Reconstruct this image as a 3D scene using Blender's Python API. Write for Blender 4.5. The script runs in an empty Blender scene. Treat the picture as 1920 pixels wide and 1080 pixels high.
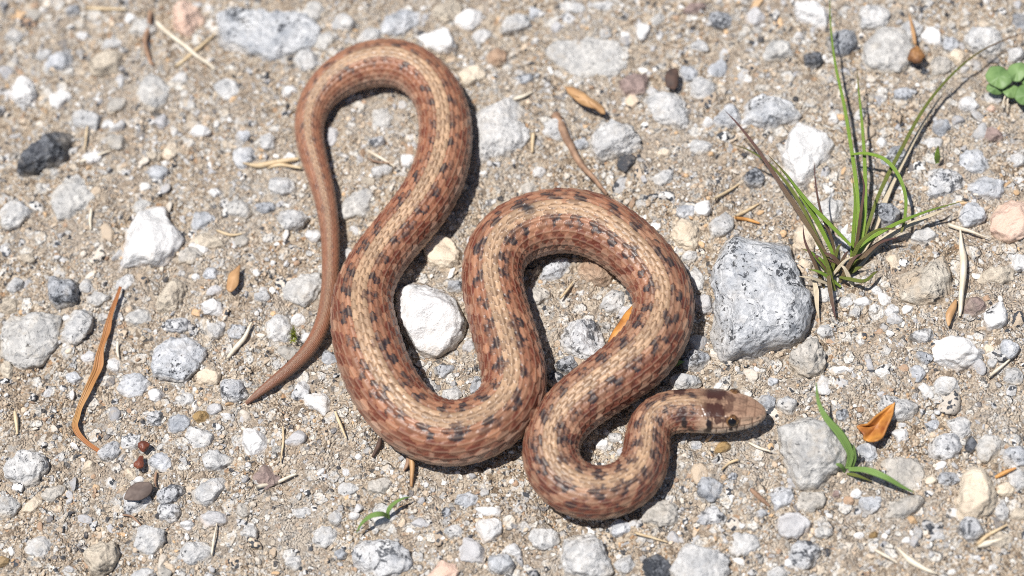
import bpy, math
import numpy as np
from mathutils import Matrix, Vector

# ------------------------------------------------------------------ camera, sky, sun, exposure
D, ELEV, ROLL, LENS = 0.533, math.radians(62), math.radians(9), 100.0
SUN_EL, SUN_AZ, SUN_POWER = math.radians(74), math.radians(268), 4.5      # azimuth clockwise from +Y
sc = bpy.context.scene
col = sc.collection
f_ = np.array([0, math.cos(ELEV), -math.sin(ELEV)])
r0 = np.array([1.0, 0, 0]); u0 = np.array([0, math.sin(ELEV), math.cos(ELEV)])
CR = math.cos(ROLL) * r0 - math.sin(ROLL) * u0
CU = math.sin(ROLL) * r0 + math.cos(ROLL) * u0
CP = -f_ * D
cam_d = bpy.data.cameras.new('camera')
cam = bpy.data.objects.new('camera', cam_d); col.objects.link(cam)
m = np.eye(4); m[:3, 0] = CR; m[:3, 1] = CU; m[:3, 2] = -f_; m[:3, 3] = CP
cam.matrix_world = Matrix(m.tolist())
cam_d.lens = LENS; cam_d.sensor_width = 36; cam_d.clip_start = 0.01; cam_d.clip_end = 400
cam_d.dof.use_dof = True; cam_d.dof.focus_distance = D - 0.010; cam_d.dof.aperture_fstop = 9.5
sc.camera = cam

w = bpy.data.worlds.new('World'); sc.world = w; w.use_nodes = True
nt = w.node_tree
sky = nt.nodes.new('ShaderNodeTexSky'); sky.sky_type = 'NISHITA'; sky.sun_disc = False
sky.sun_elevation = SUN_EL; sky.sun_rotation = SUN_AZ
bg = nt.nodes['Background']; bg.inputs[1].default_value = 0.055
nt.links.new(sky.outputs[0], bg.inputs[0])
sd = bpy.data.lights.new('sun', 'SUN'); sd.energy = SUN_POWER; sd.angle = math.radians(0.53); sd.color = (1, 0.955, 0.905)
sun = bpy.data.objects.new('sun', sd); col.objects.link(sun)
sdir = Vector((math.sin(SUN_AZ) * math.cos(SUN_EL), math.cos(SUN_AZ) * math.cos(SUN_EL), math.sin(SUN_EL)))
sun.rotation_euler = sdir.to_track_quat('Z', 'Y').to_euler(); sun.location = sdir * 2
sc.view_settings.view_transform = 'Standard'; sc.view_settings.look = 'None'
sc.view_settings.exposure = 0.42; sc.view_settings.gamma = 1
sc.cycles.use_denoising = False
sc.cycles.max_bounces = 6
sc.cycles.filter_width = 1.05

rng = np.random.default_rng(7)

def unproj(px, py, z=0.0):
    """photo pixel (1920x1080) -> world points on the plane of height z"""
    px = np.asarray(px, float); py = np.asarray(py, float); z = np.asarray(z, float)
    k = 36.0 / LENS / 1920
    d = f_ + np.multiply.outer((px - 960) * k, CR) - np.multiply.outer((py - 540) * k, CU)
    t = (z - CP[2]) / d[..., 2]
    return CP + d * t[..., None]

PXM = 36.0 / LENS / 1920 * D      # metres per photo pixel at the centre (0.0001)

# ------------------------------------------------------------------ helpers
def mesh_np(name, v, f, mat=None, smooth=True):
    """v (n,3); f (m,3) or (m,4) or list"""
    me = bpy.data.meshes.new(name)
    v = np.ascontiguousarray(v, np.float32)
    f = np.ascontiguousarray(f, np.int32)
    n, k = f.shape
    me.vertices.add(len(v)); me.vertices.foreach_set('co', v.ravel())
    me.loops.add(n * k); me.loops.foreach_set('vertex_index', f.ravel())
    me.polygons.add(n)
    me.polygons.foreach_set('loop_start', np.arange(0, n * k, k, dtype=np.int32))
    me.polygons.foreach_set('use_smooth', np.full(n, smooth))
    me.update(calc_edges=True)
    if mat: me.materials.append(mat)
    return me

def add_attr(me, name, colr):
    a = me.attributes.new(name, 'FLOAT_COLOR', 'POINT')
    c = np.ones((len(me.vertices), 4), np.float32); c[:, :colr.shape[1]] = colr
    a.data.foreach_set('color', c.ravel())

def add_float(me, name, val):
    a = me.attributes.new(name, 'FLOAT', 'POINT')
    a.data.foreach_set('value', np.ascontiguousarray(val, np.float32))

def link(name, me, parent=None, label=None, cat=None, group=None, kind=None, loc=None):
    o = bpy.data.objects.new(name, me); col.objects.link(o)
    if parent: o.parent = parent
    if loc is not None: o.location = loc
    if label: o['label'] = label
    if cat: o['category'] = cat
    if group: o['group'] = group
    if kind: o['kind'] = kind
    return o

def ico(sub):
    t = (1 + 5 ** .5) / 2
    v = [(-1, t, 0), (1, t, 0), (-1, -t, 0), (1, -t, 0), (0, -1, t), (0, 1, t), (0, -1, -t), (0, 1, -t), (t, 0, -1), (t, 0, 1), (-t, 0, -1), (-t, 0, 1)]
    f = [(0, 11, 5), (0, 5, 1), (0, 1, 7), (0, 7, 10), (0, 10, 11), (1, 5, 9), (5, 11, 4), (11, 10, 2), (10, 7, 6), (7, 1, 8),
         (3, 9, 4), (3, 4, 2), (3, 2, 6), (3, 6, 8), (3, 8, 9), (4, 9, 5), (2, 4, 11), (6, 2, 10), (8, 6, 7), (9, 8, 1)]
    v = [np.array(p) / np.linalg.norm(p) for p in v]
    for _ in range(sub):
        cache = {}; nf = []
        def mid(a, b):
            k = (min(a, b), max(a, b))
            if k not in cache:
                p = v[a] + v[b]; v.append(p / np.linalg.norm(p)); cache[k] = len(v) - 1
            return cache[k]
        for a, b, c in f:
            x, y, z = mid(a, b), mid(b, c), mid(c, a)
            nf += [(a, x, z), (b, y, x), (c, z, y), (x, y, z)]
        f = nf
    return np.array(v), np.array(f)
ICO = [ico(i) for i in range(5)]

def vnoise2(x, y, seed, cell):
    """smooth value noise, -1..1"""
    r = np.random.default_rng(seed); n = 512
    L = r.uniform(-1, 1, (n, n))
    x = x / cell + 131.7; y = y / cell + 77.3
    xi = np.floor(x).astype(int); yi = np.floor(y).astype(int)
    fx = x - xi; fy = y - yi
    fx = fx * fx * (3 - 2 * fx); fy = fy * fy * (3 - 2 * fy)
    g = lambda i, j: L[i % n, j % n]
    return (g(xi, yi) * (1 - fx) + g(xi + 1, yi) * fx) * (1 - fy) + (g(xi, yi + 1) * (1 - fx) + g(xi + 1, yi + 1) * fx) * fy

def wave3(p, seed, freq, n=10):
    """cheap 3-D noise: a sum of random waves, about -1..1"""
    r = np.random.default_rng(seed)
    k = r.normal(size=(n, 3)); k /= np.linalg.norm(k, axis=1)[:, None]
    k *= freq * r.uniform(0.6, 1.5, (n, 1))
    return np.sin(p @ k.T * 2 * math.pi + r.uniform(0, 6.28, n)).sum(1) / n ** .5 * 0.9

def ground_z(x, y):
    return (0.0010 * vnoise2(x, y, 1, 0.021) + 0.0006 * vnoise2(x, y, 2, 0.0072) + 0.0006 * vnoise2(x, y, 3, 0.0028)) - 0.0007

# ------------------------------------------------------------------ node helper
class NT:
    def __init__(s, name):
        s.mat = bpy.data.materials.new(name); s.mat.use_nodes = True
        s.t = s.mat.node_tree; s.b = s.t.nodes['Principled BSDF']
    def n(s, typ, **kw):
        nd = s.t.nodes.new(typ)
        for k, v in kw.items():
            if k.startswith('i_'):
                nd.inputs[int(k[2:]) if k[2:].isdigit() else k[2:]].default_value = v
            else: setattr(nd, k, v)
        return nd
    def l(s, a, b): s.t.links.new(a, b)
    def coord(s, rand=True):
        tc = s.n('ShaderNodeTexCoord')
        if not rand: return tc.outputs['Object']
        oi = s.n('ShaderNodeObjectInfo'); mul = s.n('ShaderNodeMath', operation='MULTIPLY'); mul.inputs[1].default_value = 0.37
        s.l(oi.outputs['Random'], mul.inputs[0])
        va = s.n('ShaderNodeVectorMath', operation='ADD')
        s.l(tc.outputs['Object'], va.inputs[0]); s.l(mul.outputs[0], va.inputs[1])
        return va.outputs[0]
    def noise(s, vec, scale, detail=4, rough=0.55, dist=0.0, out=0):
        nd = s.n('ShaderNodeTexNoise'); s.l(vec, nd.inputs['Vector'])
        nd.inputs['Scale'].default_value = scale; nd.inputs['Detail'].default_value = detail
        nd.inputs['Roughness'].default_value = rough; nd.inputs['Distortion'].default_value = dist
        return nd.outputs[out]
    def voro(s, vec, scale, out='Color', feature='F1'):
        nd = s.n('ShaderNodeTexVoronoi', feature=feature); s.l(vec, nd.inputs['Vector']); nd.inputs['Scale'].default_value = scale
        return nd.outputs[out]
    def ramp(s, fac, stops, interp='LINEAR'):
        nd = s.n('ShaderNodeValToRGB'); cr = nd.color_ramp; cr.interpolation = interp
        while len(cr.elements) < len(stops): cr.elements.new(0.5)
        for e, (p, c) in zip(cr.elements, stops):
            e.position = p; e.color = tuple(c) + (1,) if len(c) == 3 else c
        s.l(fac, nd.inputs[0]); return nd.outputs[0]
    def step(s, fac, a, b):
        nd = s.n('ShaderNodeMapRange'); s.l(fac, nd.inputs[0])
        nd.inputs[1].default_value = a; nd.inputs[2].default_value = b; nd.clamp = True
        return nd.outputs[0]
    def mix(s, fac, a, b):
        nd = s.n('ShaderNodeMix', data_type='RGBA')
        for sock, v in ((nd.inputs[0], fac), (nd.inputs[6], a), (nd.inputs[7], b)):
            if hasattr(v, 'is_output'): s.l(v, sock)
            elif isinstance(v, (int, float)): sock.default_value = v
            else: sock.default_value = tuple(v) + (1,)
        return nd.outputs[2]
    def math(s, op, a, b=None):
        nd = s.n('ShaderNodeMath', operation=op)
        for i, v in enumerate((a, b)):
            if v is None: continue
            if hasattr(v, 'is_output'): s.l(v, nd.inputs[i])
            else: nd.inputs[i].default_value = v
        return nd.outputs[0]
    def sep(s, c, i=0):
        nd = s.n('ShaderNodeSeparateColor'); s.l(c, nd.inputs[0]); return nd.outputs[i]
    def add(s, a, b, k):
        sc_ = s.n('ShaderNodeVectorMath', operation='SCALE'); s.l(b, sc_.inputs[0]); sc_.inputs['Scale'].default_value = k
        ad = s.n('ShaderNodeVectorMath', operation='ADD'); s.l(a, ad.inputs[0]); s.l(sc_.outputs[0], ad.inputs[1]); return ad.outputs[0]
    def attr(s, name, out='Color'):
        return s.n('ShaderNodeAttribute', attribute_name=name).outputs[out]
    def finish(s, color, rough=0.7, bump=None, strength=0.5, dist=0.0003, spec=0.4):
        if hasattr(color, 'is_output'): s.l(color, s.b.inputs['Base Color'])
        else: s.b.inputs['Base Color'].default_value = tuple(color) + (1,)
        if hasattr(rough, 'is_output'): s.l(rough, s.b.inputs['Roughness'])
        else: s.b.inputs['Roughness'].default_value = rough
        s.b.inputs['Specular IOR Level'].default_value = spec
        if bump is not None:
            bp = s.n('ShaderNodeBump'); bp.inputs['Strength'].default_value = strength; bp.inputs['Distance'].default_value = dist
            s.l(bump, bp.inputs['Height']); s.l(bp.outputs[0], s.b.inputs['Normal'])
        return s.mat

SAND = (0.50, 0.385, 0.275)

def mat_ground():
    k = NT('sand_ground'); c = k.coord(False)
    cw = k.add(c, k.noise(c, 900, 2, out=1), 0.0006)
    pal = [(0.0, (0.24, 0.18, 0.125)), (0.22, (0.47, 0.375, 0.275)), (0.50, (0.60, 0.505, 0.39)), (0.70, (0.64, 0.60, 0.54)), (0.83, (0.40, 0.385, 0.36)), (0.93, (0.07, 0.068, 0.07)), (0.975, (0.48, 0.30, 0.17))]
    g1 = k.ramp(k.sep(k.voro(cw, 2300), 0), pal, 'CONSTANT')
    g2 = k.ramp(k.sep(k.voro(cw, 1100), 0), pal, 'CONSTANT')
    g = k.mix(k.step(k.noise(c, 350, 3), 0.48, 0.54), g1, g2)
    big = k.noise(c, 60, 4)
    g = k.mix(k.math('MULTIPLY', k.step(big, 0.40, 0.66), 0.55), g, (0.52, 0.48, 0.425))
    g = k.mix(k.math('MULTIPLY', k.step(k.noise(c, 120, 4), 0.52, 0.72), 0.55), g, (0.36, 0.265, 0.18))
    cv = k.add(c, k.noise(c, 260, 4, 0.6, out=1), 0.0030)
    chips = None
    for scl, sel_hi, off in ((300, 0.40, 0), (620, 0.38, 1)):
        cc = k.voro(cv, scl); dd = k.voro(cv, scl, 'Distance')
        on = k.math('MULTIPLY', k.math('LESS_THAN', k.sep(cc, off), sel_hi), k.step(dd, 0.42, 0.34))
        ccol = k.ramp(k.sep(cc, 2), [(0.0, (0.62, 0.61, 0.58)), (0.30, (0.50, 0.50, 0.49)), (0.5, (0.68, 0.66, 0.61)), (0.66, (0.40, 0.40, 0.40)), (0.80, (0.58, 0.50, 0.40)), (0.93, (0.16, 0.16, 0.17))], 'CONSTANT')
        ccol = k.mix(k.math('MULTIPLY', k.step(k.noise(c, 1500, 3), 0.56, 0.62), 0.7), ccol, (0.16, 0.16, 0.17))
        ccol = k.mix(k.math('MULTIPLY', k.step(k.noise(c, 500, 4), 0.50, 0.62), 0.75), ccol, (0.49, 0.41, 0.31))
        g = k.mix(k.math('MULTIPLY', on, 0.85), g, ccol)
        chips = on if chips is None else k.math('MAXIMUM', chips, on)
    fine_h = k.math('ADD', k.math('MULTIPLY', k.voro(cw, 2300, 'Distance'), -0.8), k.noise(c, 800, 6, 0.7))
    h = k.math('ADD', k.math('MULTIPLY', fine_h, k.math('SUBTRACT', 1.0, k.math('MULTIPLY', chips, 0.5))), k.math('MULTIPLY', chips, 0.75))
    return k.finish(g, 0.85, h, 1.0, 0.0009, 0.3)

def mat_granite(name, light, grey, dark_amt, dust=0.35, dark=(0.03, 0.034, 0.042), sp=1700, warm=None, patch=0.0, cloud=0.45):
    """dark_amt: share of black mica flecks; patch: share of dark blotches"""
    light = tuple(x * 0.92 for x in light); grey = tuple(x * 0.86 for x in grey)
    k = NT(name); c = k.coord()
    cw = k.add(c, k.noise(c, 420, 3, out=1), 0.0016)
    base = k.mix(k.step(k.noise(cw, 330, 5, 0.65), 0.40, 0.62), light, grey)
    base = k.mix(k.math('MULTIPLY', k.step(k.sep(k.voro(cw, 700), 1), 0.55, 0.75), 0.55), base, tuple(min(0.80, x * 1.15) for x in light))
    base = k.mix(k.math('MULTIPLY', k.step(k.sep(k.voro(cw, 1300), 2), 0.6, 0.8), 0.40), base, tuple(x * 0.68 for x in grey))
    if warm: base = k.mix(k.step(k.noise(c, 160, 4), 0.50, 0.68), base, warm)
    base = k.mix(k.math('MULTIPLY', k.step(k.noise(c, 170, 6, 0.7, 0.4), 0.46, 0.66), cloud), base, tuple(x * f for x, f in zip(grey, (0.52, 0.56, 0.62))))
    clus = k.step(k.noise(c, 190, 4, 0.6), 0.42, 0.66)
    cut = k.math('SUBTRACT', 0.745 - dark_amt * 0.14, k.math('MULTIPLY', clus, 0.06 + dark_amt * 0.48))
    fl_ = k.noise(c, sp, 3, 0.6, 0.6)
    sel = k.step(k.math('SUBTRACT', fl_, cut), 0.0, 0.03)
    base = k.mix(k.math('MULTIPLY', sel, 0.9), base, dark)
    if patch:
        pt = k.step(k.noise(cw, 380, 5, 0.7, 0.5), 0.66 - patch * 0.3, 0.70 - patch * 0.3)
        base = k.mix(k.math('MULTIPLY', pt, 0.88), base, tuple(x * 1.6 for x in dark))
    zz = k.attr('low', 'Fac')
    dn = k.math('ADD', k.math('MULTIPLY', zz, 0.40), k.noise(c, 260, 6, 0.7))
    base = k.mix(k.math('MULTIPLY', k.step(dn, 0.53, 0.78), min(0.9, dust * 1.2)), base, (0.50, 0.43, 0.34))
    h = k.math('ADD', k.noise(c, 520, 8, 0.72), k.math('MULTIPLY', k.voro(cw, 800, 'Distance'), 0.6))
    return k.finish(base, k.step(k.noise(c, 900, 2), -0.5, 1.1), h, 1.0, 0.0010, 0.35)

def mat_quartz(name, a, b, stain=(0.60, 0.42, 0.24), stain_amt=0.35, dark=0.0, rough=0.42):
    k = NT(name); c = k.coord()
    base = k.mix(k.step(k.noise(c, 190, 5, 0.6), 0.40, 0.66), a, b)
    base = k.mix(k.math('MULTIPLY', k.step(k.noise(c, 130, 5, 0.6, 0.8), 0.58, 0.74), stain_amt), base, stain)
    if dark:
        cw = k.add(c, k.noise(c, 500, 3, out=1), 0.002)
        cl = k.step(k.noise(c, 150, 2), 0.60, 0.66)
        s_ = k.math('LESS_THAN', k.sep(k.voro(cw, 1500), 0), dark)
        base = k.mix(k.math('MULTIPLY', s_, cl), base, (0.05, 0.055, 0.06))
    base = k.mix(k.math('MULTIPLY', k.step(k.math('ADD', k.math('MULTIPLY', k.attr('low', 'Fac'), 0.5), k.noise(c, 300, 5, 0.65)), 0.66, 0.92), 0.5), base, SAND)
    h = k.math('ADD', k.noise(c, 380, 8, 0.68), k.math('MULTIPLY', k.voro(c, 330, 'Distance'), 0.9))
    k.b.inputs['Subsurface Weight'].default_value = 0.12
    k.b.inputs['Subsurface Radius'].default_value = (1, 0.95, 0.9); k.b.inputs['Subsurface Scale'].default_value = 0.0012
    return k.finish(base, rough, h, 0.9, 0.0012, 0.45)

def mat_grain():
    k = NT('grain'); c = k.coord(False)
    base = k.attr('tint')
    base = k.mix(k.math('MULTIPLY', k.step(k.noise(c, 1500, 3), 0.5, 0.68), 0.5), base, (0.40, 0.34, 0.28))
    base = k.mix(k.math('MULTIPLY', k.attr('fleck', 'Fac'), k.math('LESS_THAN', k.sep(k.voro(k.add(c, k.noise(c, 900, 2, out=1), .0006), 1500), 0), 0.34)), base, (0.05, 0.055, 0.065))
    base = k.mix(k.math('MULTIPLY', k.step(k.noise(c, 330, 5, 0.65), 0.56, 0.68), 0.5), base, (0.49, 0.42, 0.33))
    return k.finish(base, k.step(k.noise(c, 600, 1), -0.2, 1.1), k.noise(c, 900, 6, 0.7), 0.9, 0.0006, 0.4)

def mat_plain(name, a, b, scale=400, rough=0.6, spec=0.35, stretch=None, bump=0.4, trans=0.0):
    k = NT(name); c = k.coord()
    if stretch:
        mp = k.n('ShaderNodeMapping'); mp.inputs['Scale'].default_value = stretch; k.l(c, mp.inputs[0]); c = mp.outputs[0]
    nz = k.noise(c, scale, 5, 0.6)
    base = k.mix(k.step(nz, 0.35, 0.65), a, b)
    return k.finish(base, rough, nz, bump, 0.0003, spec)

def mat_blade(name, base, tip, mid=None):
    """a leaf blade coloured from root to tip, with fine veins along it"""
    k = NT(name)
    f = k.attr('along', 'Fac'); c = k.coord()
    st = [(0.0, base), (0.75, mid or base), (1.0, tip)]
    b_ = k.ramp(k.math('ADD', f, k.math('MULTIPLY', k.math('SUBTRACT', k.noise(c, 90, 3), 0.5), 0.5)), st)
    ac = k.attr('across', 'Fac')
    vein = k.math('MULTIPLY', k.math('SINE', k.math('MULTIPLY', ac, 30.0)), 0.5)
    b_ = k.mix(k.step(vein, 0.2, 0.5), b_, tuple(x * 0.72 for x in (mid or base)))
    b_ = k.mix(k.math('MULTIPLY', k.step(k.noise(c, 900, 3), 0.6, 0.7), 0.35), b_, tip)
    k.b.inputs['Subsurface Weight'].default_value = 0.0
    return k.finish(b_, 0.5, vein, 0.5, 0.0003, 0.4)

M = {}
M['ground'] = mat_ground()
M['granite'] = mat_granite('granite_pale', (0.74, 0.73, 0.71), (0.61, 0.61, 0.605), 0.20, 0.45)
M['granite_blue'] = mat_granite('granite_blue_grey', (0.69, 0.705, 0.73), (0.52, 0.54, 0.565), 0.24, 0.35, cloud=0.6)
M['granite_flat'] = mat_granite('granite_dusty', (0.69, 0.675, 0.64), (0.56, 0.55, 0.53), 0.17, 0.65)
M['granite_sandy'] = mat_granite('granite_sandy', (0.65, 0.61, 0.55), (0.53, 0.50, 0.45), 0.14, 0.75)
M['granite_dark'] = mat_granite('granite_dark', (0.54, 0.56, 0.59), (0.33, 0.345, 0.37), 0.40, 0.35, patch=0.25)
M['biotite'] = mat_granite('black_biotite', (0.24, 0.255, 0.28), (0.10, 0.105, 0.12), 0.6, 0.25, patch=0.4)
M['mottled'] = mat_granite('granite_mottled', (0.76, 0.76, 0.755), (0.60, 0.61, 0.63), 0.26, 0.25, sp=1200, patch=0.38, cloud=0.5)
M['boulder'] = mat_granite('granite_boulder', (0.72, 0.73, 0.74), (0.54, 0.56, 0.585), 0.32, 0.30, sp=1150, patch=0.16, cloud=0.65)
M['quartz'] = mat_quartz('white_quartz', (0.76, 0.755, 0.745), (0.62, 0.615, 0.605), stain_amt=0.22)
M['quartz_fleck'] = mat_quartz('white_quartz_flecked', (0.78, 0.78, 0.775), (0.63, 0.63, 0.625), stain_amt=0.12, dark=0.5)
M['quartz_grey'] = mat_quartz('grey_quartz', (0.58, 0.575, 0.58), (0.44, 0.435, 0.44), stain_amt=0.2)
M['cream'] = mat_quartz('cream_feldspar', (0.72, 0.63, 0.50), (0.62, 0.52, 0.40), stain_amt=0.3, rough=0.6)
M['cream_fleck'] = mat_granite('cream_granite', (0.70, 0.62, 0.50), (0.58, 0.50, 0.40), 0.15, 0.5)
M['pink'] = mat_quartz('pink_feldspar', (0.72, 0.54, 0.44), (0.66, 0.46, 0.36), stain=(0.72, 0.66, 0.6), stain_amt=0.4, rough=0.6)
M['layered'] = mat_granite('layered_granite', (0.70, 0.64, 0.54), (0.50, 0.45, 0.38), 0.35, 0.4, warm=(0.60, 0.47, 0.33))
M['redbrown'] = mat_granite('red_brown_granite', (0.58, 0.42, 0.30), (0.42, 0.27, 0.18), 0.22, 0.3)
M['mauve'] = mat_granite('mauve_rock', (0.40, 0.30, 0.27), (0.30, 0.22, 0.20), 0.08, 0.45)
M['ochre'] = mat_granite('ochre_rock', (0.48, 0.32, 0.14), (0.34, 0.22, 0.10), 0.08, 0.3)
M['brown'] = mat_granite('brown_rock', (0.20, 0.11, 0.08), (0.12, 0.07, 0.055), 0.2, 0.2)
M['grain'] = mat_grain()
M['straw'] = mat_plain('dry_straw', (0.66, 0.54, 0.36), (0.50, 0.37, 0.22), 500, 0.5, bump=0.5)
M['straw_pale'] = mat_plain('bleached_straw', (0.74, 0.68, 0.56), (0.60, 0.52, 0.40), 500, 0.5, bump=0.5)
M['straw_orange'] = mat_plain('orange_straw', (0.62, 0.32, 0.10), (0.42, 0.19, 0.06), 350, 0.45, bump=0.6)
M['leaf_orange'] = mat_plain('amber_leaf', (0.50, 0.23, 0.05), (0.24, 0.075, 0.02), 300, 0.55, 0.4, bump=1.0)
M['leaf_tan'] = mat_plain('tan_leaf', (0.48, 0.29, 0.14), (0.34, 0.19, 0.09), 250, 0.5, bump=0.6)
M['twig'] = mat_plain('twig_bark', (0.36, 0.23, 0.15), (0.20, 0.12, 0.08), 700, 0.75, bump=0.8)
M['twig_dark'] = mat_plain('dark_bark', (0.10, 0.06, 0.045), (0.05, 0.035, 0.03), 600, 0.7, bump=0.8)
M['seed'] = mat_plain('brown_seed', (0.34, 0.17, 0.06), (0.16, 0.075, 0.035), 500, 0.6, bump=1.0)
M['red_seed'] = mat_plain('dark_red_seed', (0.20, 0.06, 0.03), (0.10, 0.03, 0.02), 700, 0.45, 0.4, bump=0.4)
M['blade_green'] = mat_blade('green_blade', (0.22, 0.34, 0.045), (0.18, 0.10, 0.06), (0.17, 0.27, 0.04))
M['blade_olive'] = mat_blade('olive_blade', (0.16, 0.19, 0.04), (0.16, 0.07, 0.05), (0.12, 0.14, 0.03))
M['blade_purple'] = mat_blade('purple_blade', (0.16, 0.13, 0.05), (0.11, 0.05, 0.05), (0.13, 0.07, 0.06))
M['blade_dry'] = mat_blade('dry_blade', (0.62, 0.53, 0.38), (0.60, 0.50, 0.36))
M['blade_fresh'] = mat_blade('fresh_green_blade', (0.18, 0.29, 0.08), (0.15, 0.24, 0.07))
M['strip'] = mat_blade('strip_leaf', (0.34, 0.11, 0.035), (0.36, 0.12, 0.04), (0.46, 0.26, 0.10))
M['clover'] = mat_plain('green_leaflet', (0.17, 0.27, 0.10), (0.10, 0.18, 0.06), 250, 0.5, bump=0.5)
M['moss'] = mat_plain('moss', (0.22, 0.24, 0.03), (0.12, 0.15, 0.02), 900, 0.8)

# ------------------------------------------------------------------ the ground, one sheet out to the horizon
def axis(lo, hi, step):
    core = np.arange(lo, hi + step / 2, step); out = [step]
    while sum(out) < 120: out.append(out[-1] * 1.45)
    ext = np.cumsum(out)
    return np.concatenate([(lo - ext)[::-1], core, hi + ext])
gx = axis(-0.128, 0.128, 0.0005); gy = axis(-0.086, 0.104, 0.0005)
X, Y = np.meshgrid(gx, gy)
Z = ground_z(X, Y) + 0.00036 * vnoise2(X, Y, 5, 0.0012)
nx, ny = len(gx), len(gy)
idx = np.arange(nx * ny).reshape(ny, nx)
F = np.stack([idx[:-1, :-1], idx[:-1, 1:], idx[1:, 1:], idx[1:, :-1]], -1).reshape(-1, 4)
link('ground', mesh_np('ground', np.stack([X, Y, Z], -1).reshape(-1, 3), F, M['ground']), kind='structure',
     label='pale brown sandy ground strewn with gravel', cat='ground')

# ------------------------------------------------------------------ the snake: centre line traced from tail tip to snout (px, py, width px)
TR = np.array([
    (461, 757, 5), (486, 736, 14), (515, 714, 19), (550, 686, 23), (582, 653, 26), (604, 612, 28), (615, 565, 29), (620, 510, 31), (619, 437, 34),
    (613, 390, 38), (605, 352, 42), (592, 308, 47), (581, 267, 51), (579, 230, 55), (592, 188, 62), (623, 153, 74), (665, 128, 84),
    (708, 117, 90), (746, 118, 91), (783, 133, 89), (812, 163, 90), (830, 202, 94), (836, 247, 97), (832, 292, 99), (815, 345, 101), (786, 392, 101),
    (748, 438, 99), (711, 484, 98), (688, 526, 102), (678, 565, 108), (681, 605, 116), (690, 648, 121), (705, 692, 122), (730, 740, 121),
    (762, 778, 119), (799, 803, 117), (843, 814, 115), (888, 807, 113), (930, 784, 112), (957, 754, 112), (966, 716, 113), (956, 660, 113), (939, 602, 111),
    (926, 552, 108), (922, 512, 108), (928, 480, 111), (945, 452, 114), (978, 429, 116), (1026, 415, 117), (1075, 413, 117), (1118, 424, 116), (1160, 448, 112),
    (1200, 482, 108), (1230, 520, 107), (1245, 557, 107), (1244, 592, 108), (1230, 632, 111), (1203, 668, 112), (1163, 700, 110), (1119, 731, 106),
    (1083, 757, 103), (1054, 786, 99), (1035, 822, 98), (1031, 857, 98), (1046, 893, 98), (1084, 920, 97), (1133, 925, 92), (1176, 911, 88), (1204, 883, 86),
    (1213, 848, 81), (1213, 816, 77), (1221, 790, 75), (1243, 774, 76), (1275, 770, 77), (1310, 770, 77), (1350, 771, 77), (1390, 773, 70), (1437, 776, 0)], float)

def cr_interp(P, n):
    """centripetal-ish Catmull-Rom through the rows of P"""
    P = np.vstack([2 * P[0] - P[1], P, 2 * P[-1] - P[-2]])
    out = []
    for i in range(1, len(P) - 2):
        t = np.linspace(0, 1, n, endpoint=False)[:, None]
        a, b, c, d = P[i - 1], P[i], P[i + 1], P[i + 2]
        out.append(0.5 * (2 * b + (c - a) * t + (2 * a - 5 * b + 4 * c - d) * t ** 2 + (3 * b - a - 3 * c + d) * t ** 3))
    out.append(P[-2][None]); return np.vstack(out)

fine = cr_interp(TR, 24)
rad = np.maximum(fine[:, 2], 2) / 2 * PXM
zc = rad * 0.93
# the head is lifted off the ground
tip_px = fine[-1, :2]
pts = unproj(fine[:, 0], fine[:, 1], zc)
seg = np.linalg.norm(np.diff(pts, axis=0), axis=1); S = np.concatenate([[0], np.cumsum(seg)])
to_tip = S[-1] - S
lift = np.clip((0.030 - to_tip) / 0.016, 0, 1); lift = lift * lift * (3 - 2 * lift)
zc = zc * (1 - lift) + lift * 0.0043
pts = unproj(fine[:, 0], fine[:, 1], zc)
seg = np.linalg.norm(np.diff(pts, axis=0), axis=1); S = np.concatenate([[0], np.cumsum(seg)]); LEN = S[-1]
# resample evenly, smooth the traced jitter, and sample more finely towards the snout
ev = np.linspace(0, LEN, 2400); ds = ev[1] - ev[0]
C = np.stack([np.interp(ev, S, pts[:, i]) for i in range(3)], 1); Rr = np.interp(ev, S, rad)
def smooth(a, sig):
    k = int(sig * 3 / ds); g = np.exp(-0.5 * (np.arange(-k, k + 1) * ds / sig) ** 2); g /= g.sum()
    p = np.concatenate([2 * a[0] - a[1:k + 1][::-1], a, 2 * a[-1] - a[-k - 1:-1][::-1]])
    return np.convolve(p, g, 'valid')
C = np.stack([smooth(C[:, i], 0.0022) for i in range(3)], 1); Rr = smooth(Rr, 0.003)
sv = np.concatenate([np.arange(0, LEN - 0.014, 0.00017), np.arange(LEN - 0.014, LEN - 0.0003, 0.00009), LEN - np.array([.0003, .00022, .00015, .0001, .00006, .00003, .00001, 0])])
CC = np.stack([np.interp(sv, ev, C[:, i]) for i in range(3)], 1)
TT = np.gradient(C, axis=0); TT = np.stack([smooth(TT[:, i], 0.0015) for i in range(3)], 1)
TT = np.stack([np.interp(sv, ev, TT[:, i]) for i in range(3)], 1); TT /= np.linalg.norm(TT, axis=1)[:, None]
NN = np.cross(TT, [0, 0, 1.0]); NN /= np.linalg.norm(NN, axis=1)[:, None]      # to the snake's own right
BB = np.cross(NN, TT)
tt = (LEN - sv) * 1000                                                         # mm back from the snout tip
aa = np.interp(sv, ev, Rr) * 1.0
bb = aa * 0.94
ht = np.array([0, .03, .1, .3, .8, 1.7, 3.0, 4.5, 6, 8, 10, 12, 14.5, 18, 24])
ha = np.array([0, .33, .62, 1.05, 1.62, 2.3, 3.0, 3.5, 3.85, 4.2, 4.25, 4.1, 3.9, 3.8, 3.8]) / 1000
hb = np.array([0, .25, .47, .80, 1.22, 1.66, 2.05, 2.40, 2.65, 2.9, 3.05, 3.15, 3.3, 3.5, 3.6]) / 1000
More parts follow.
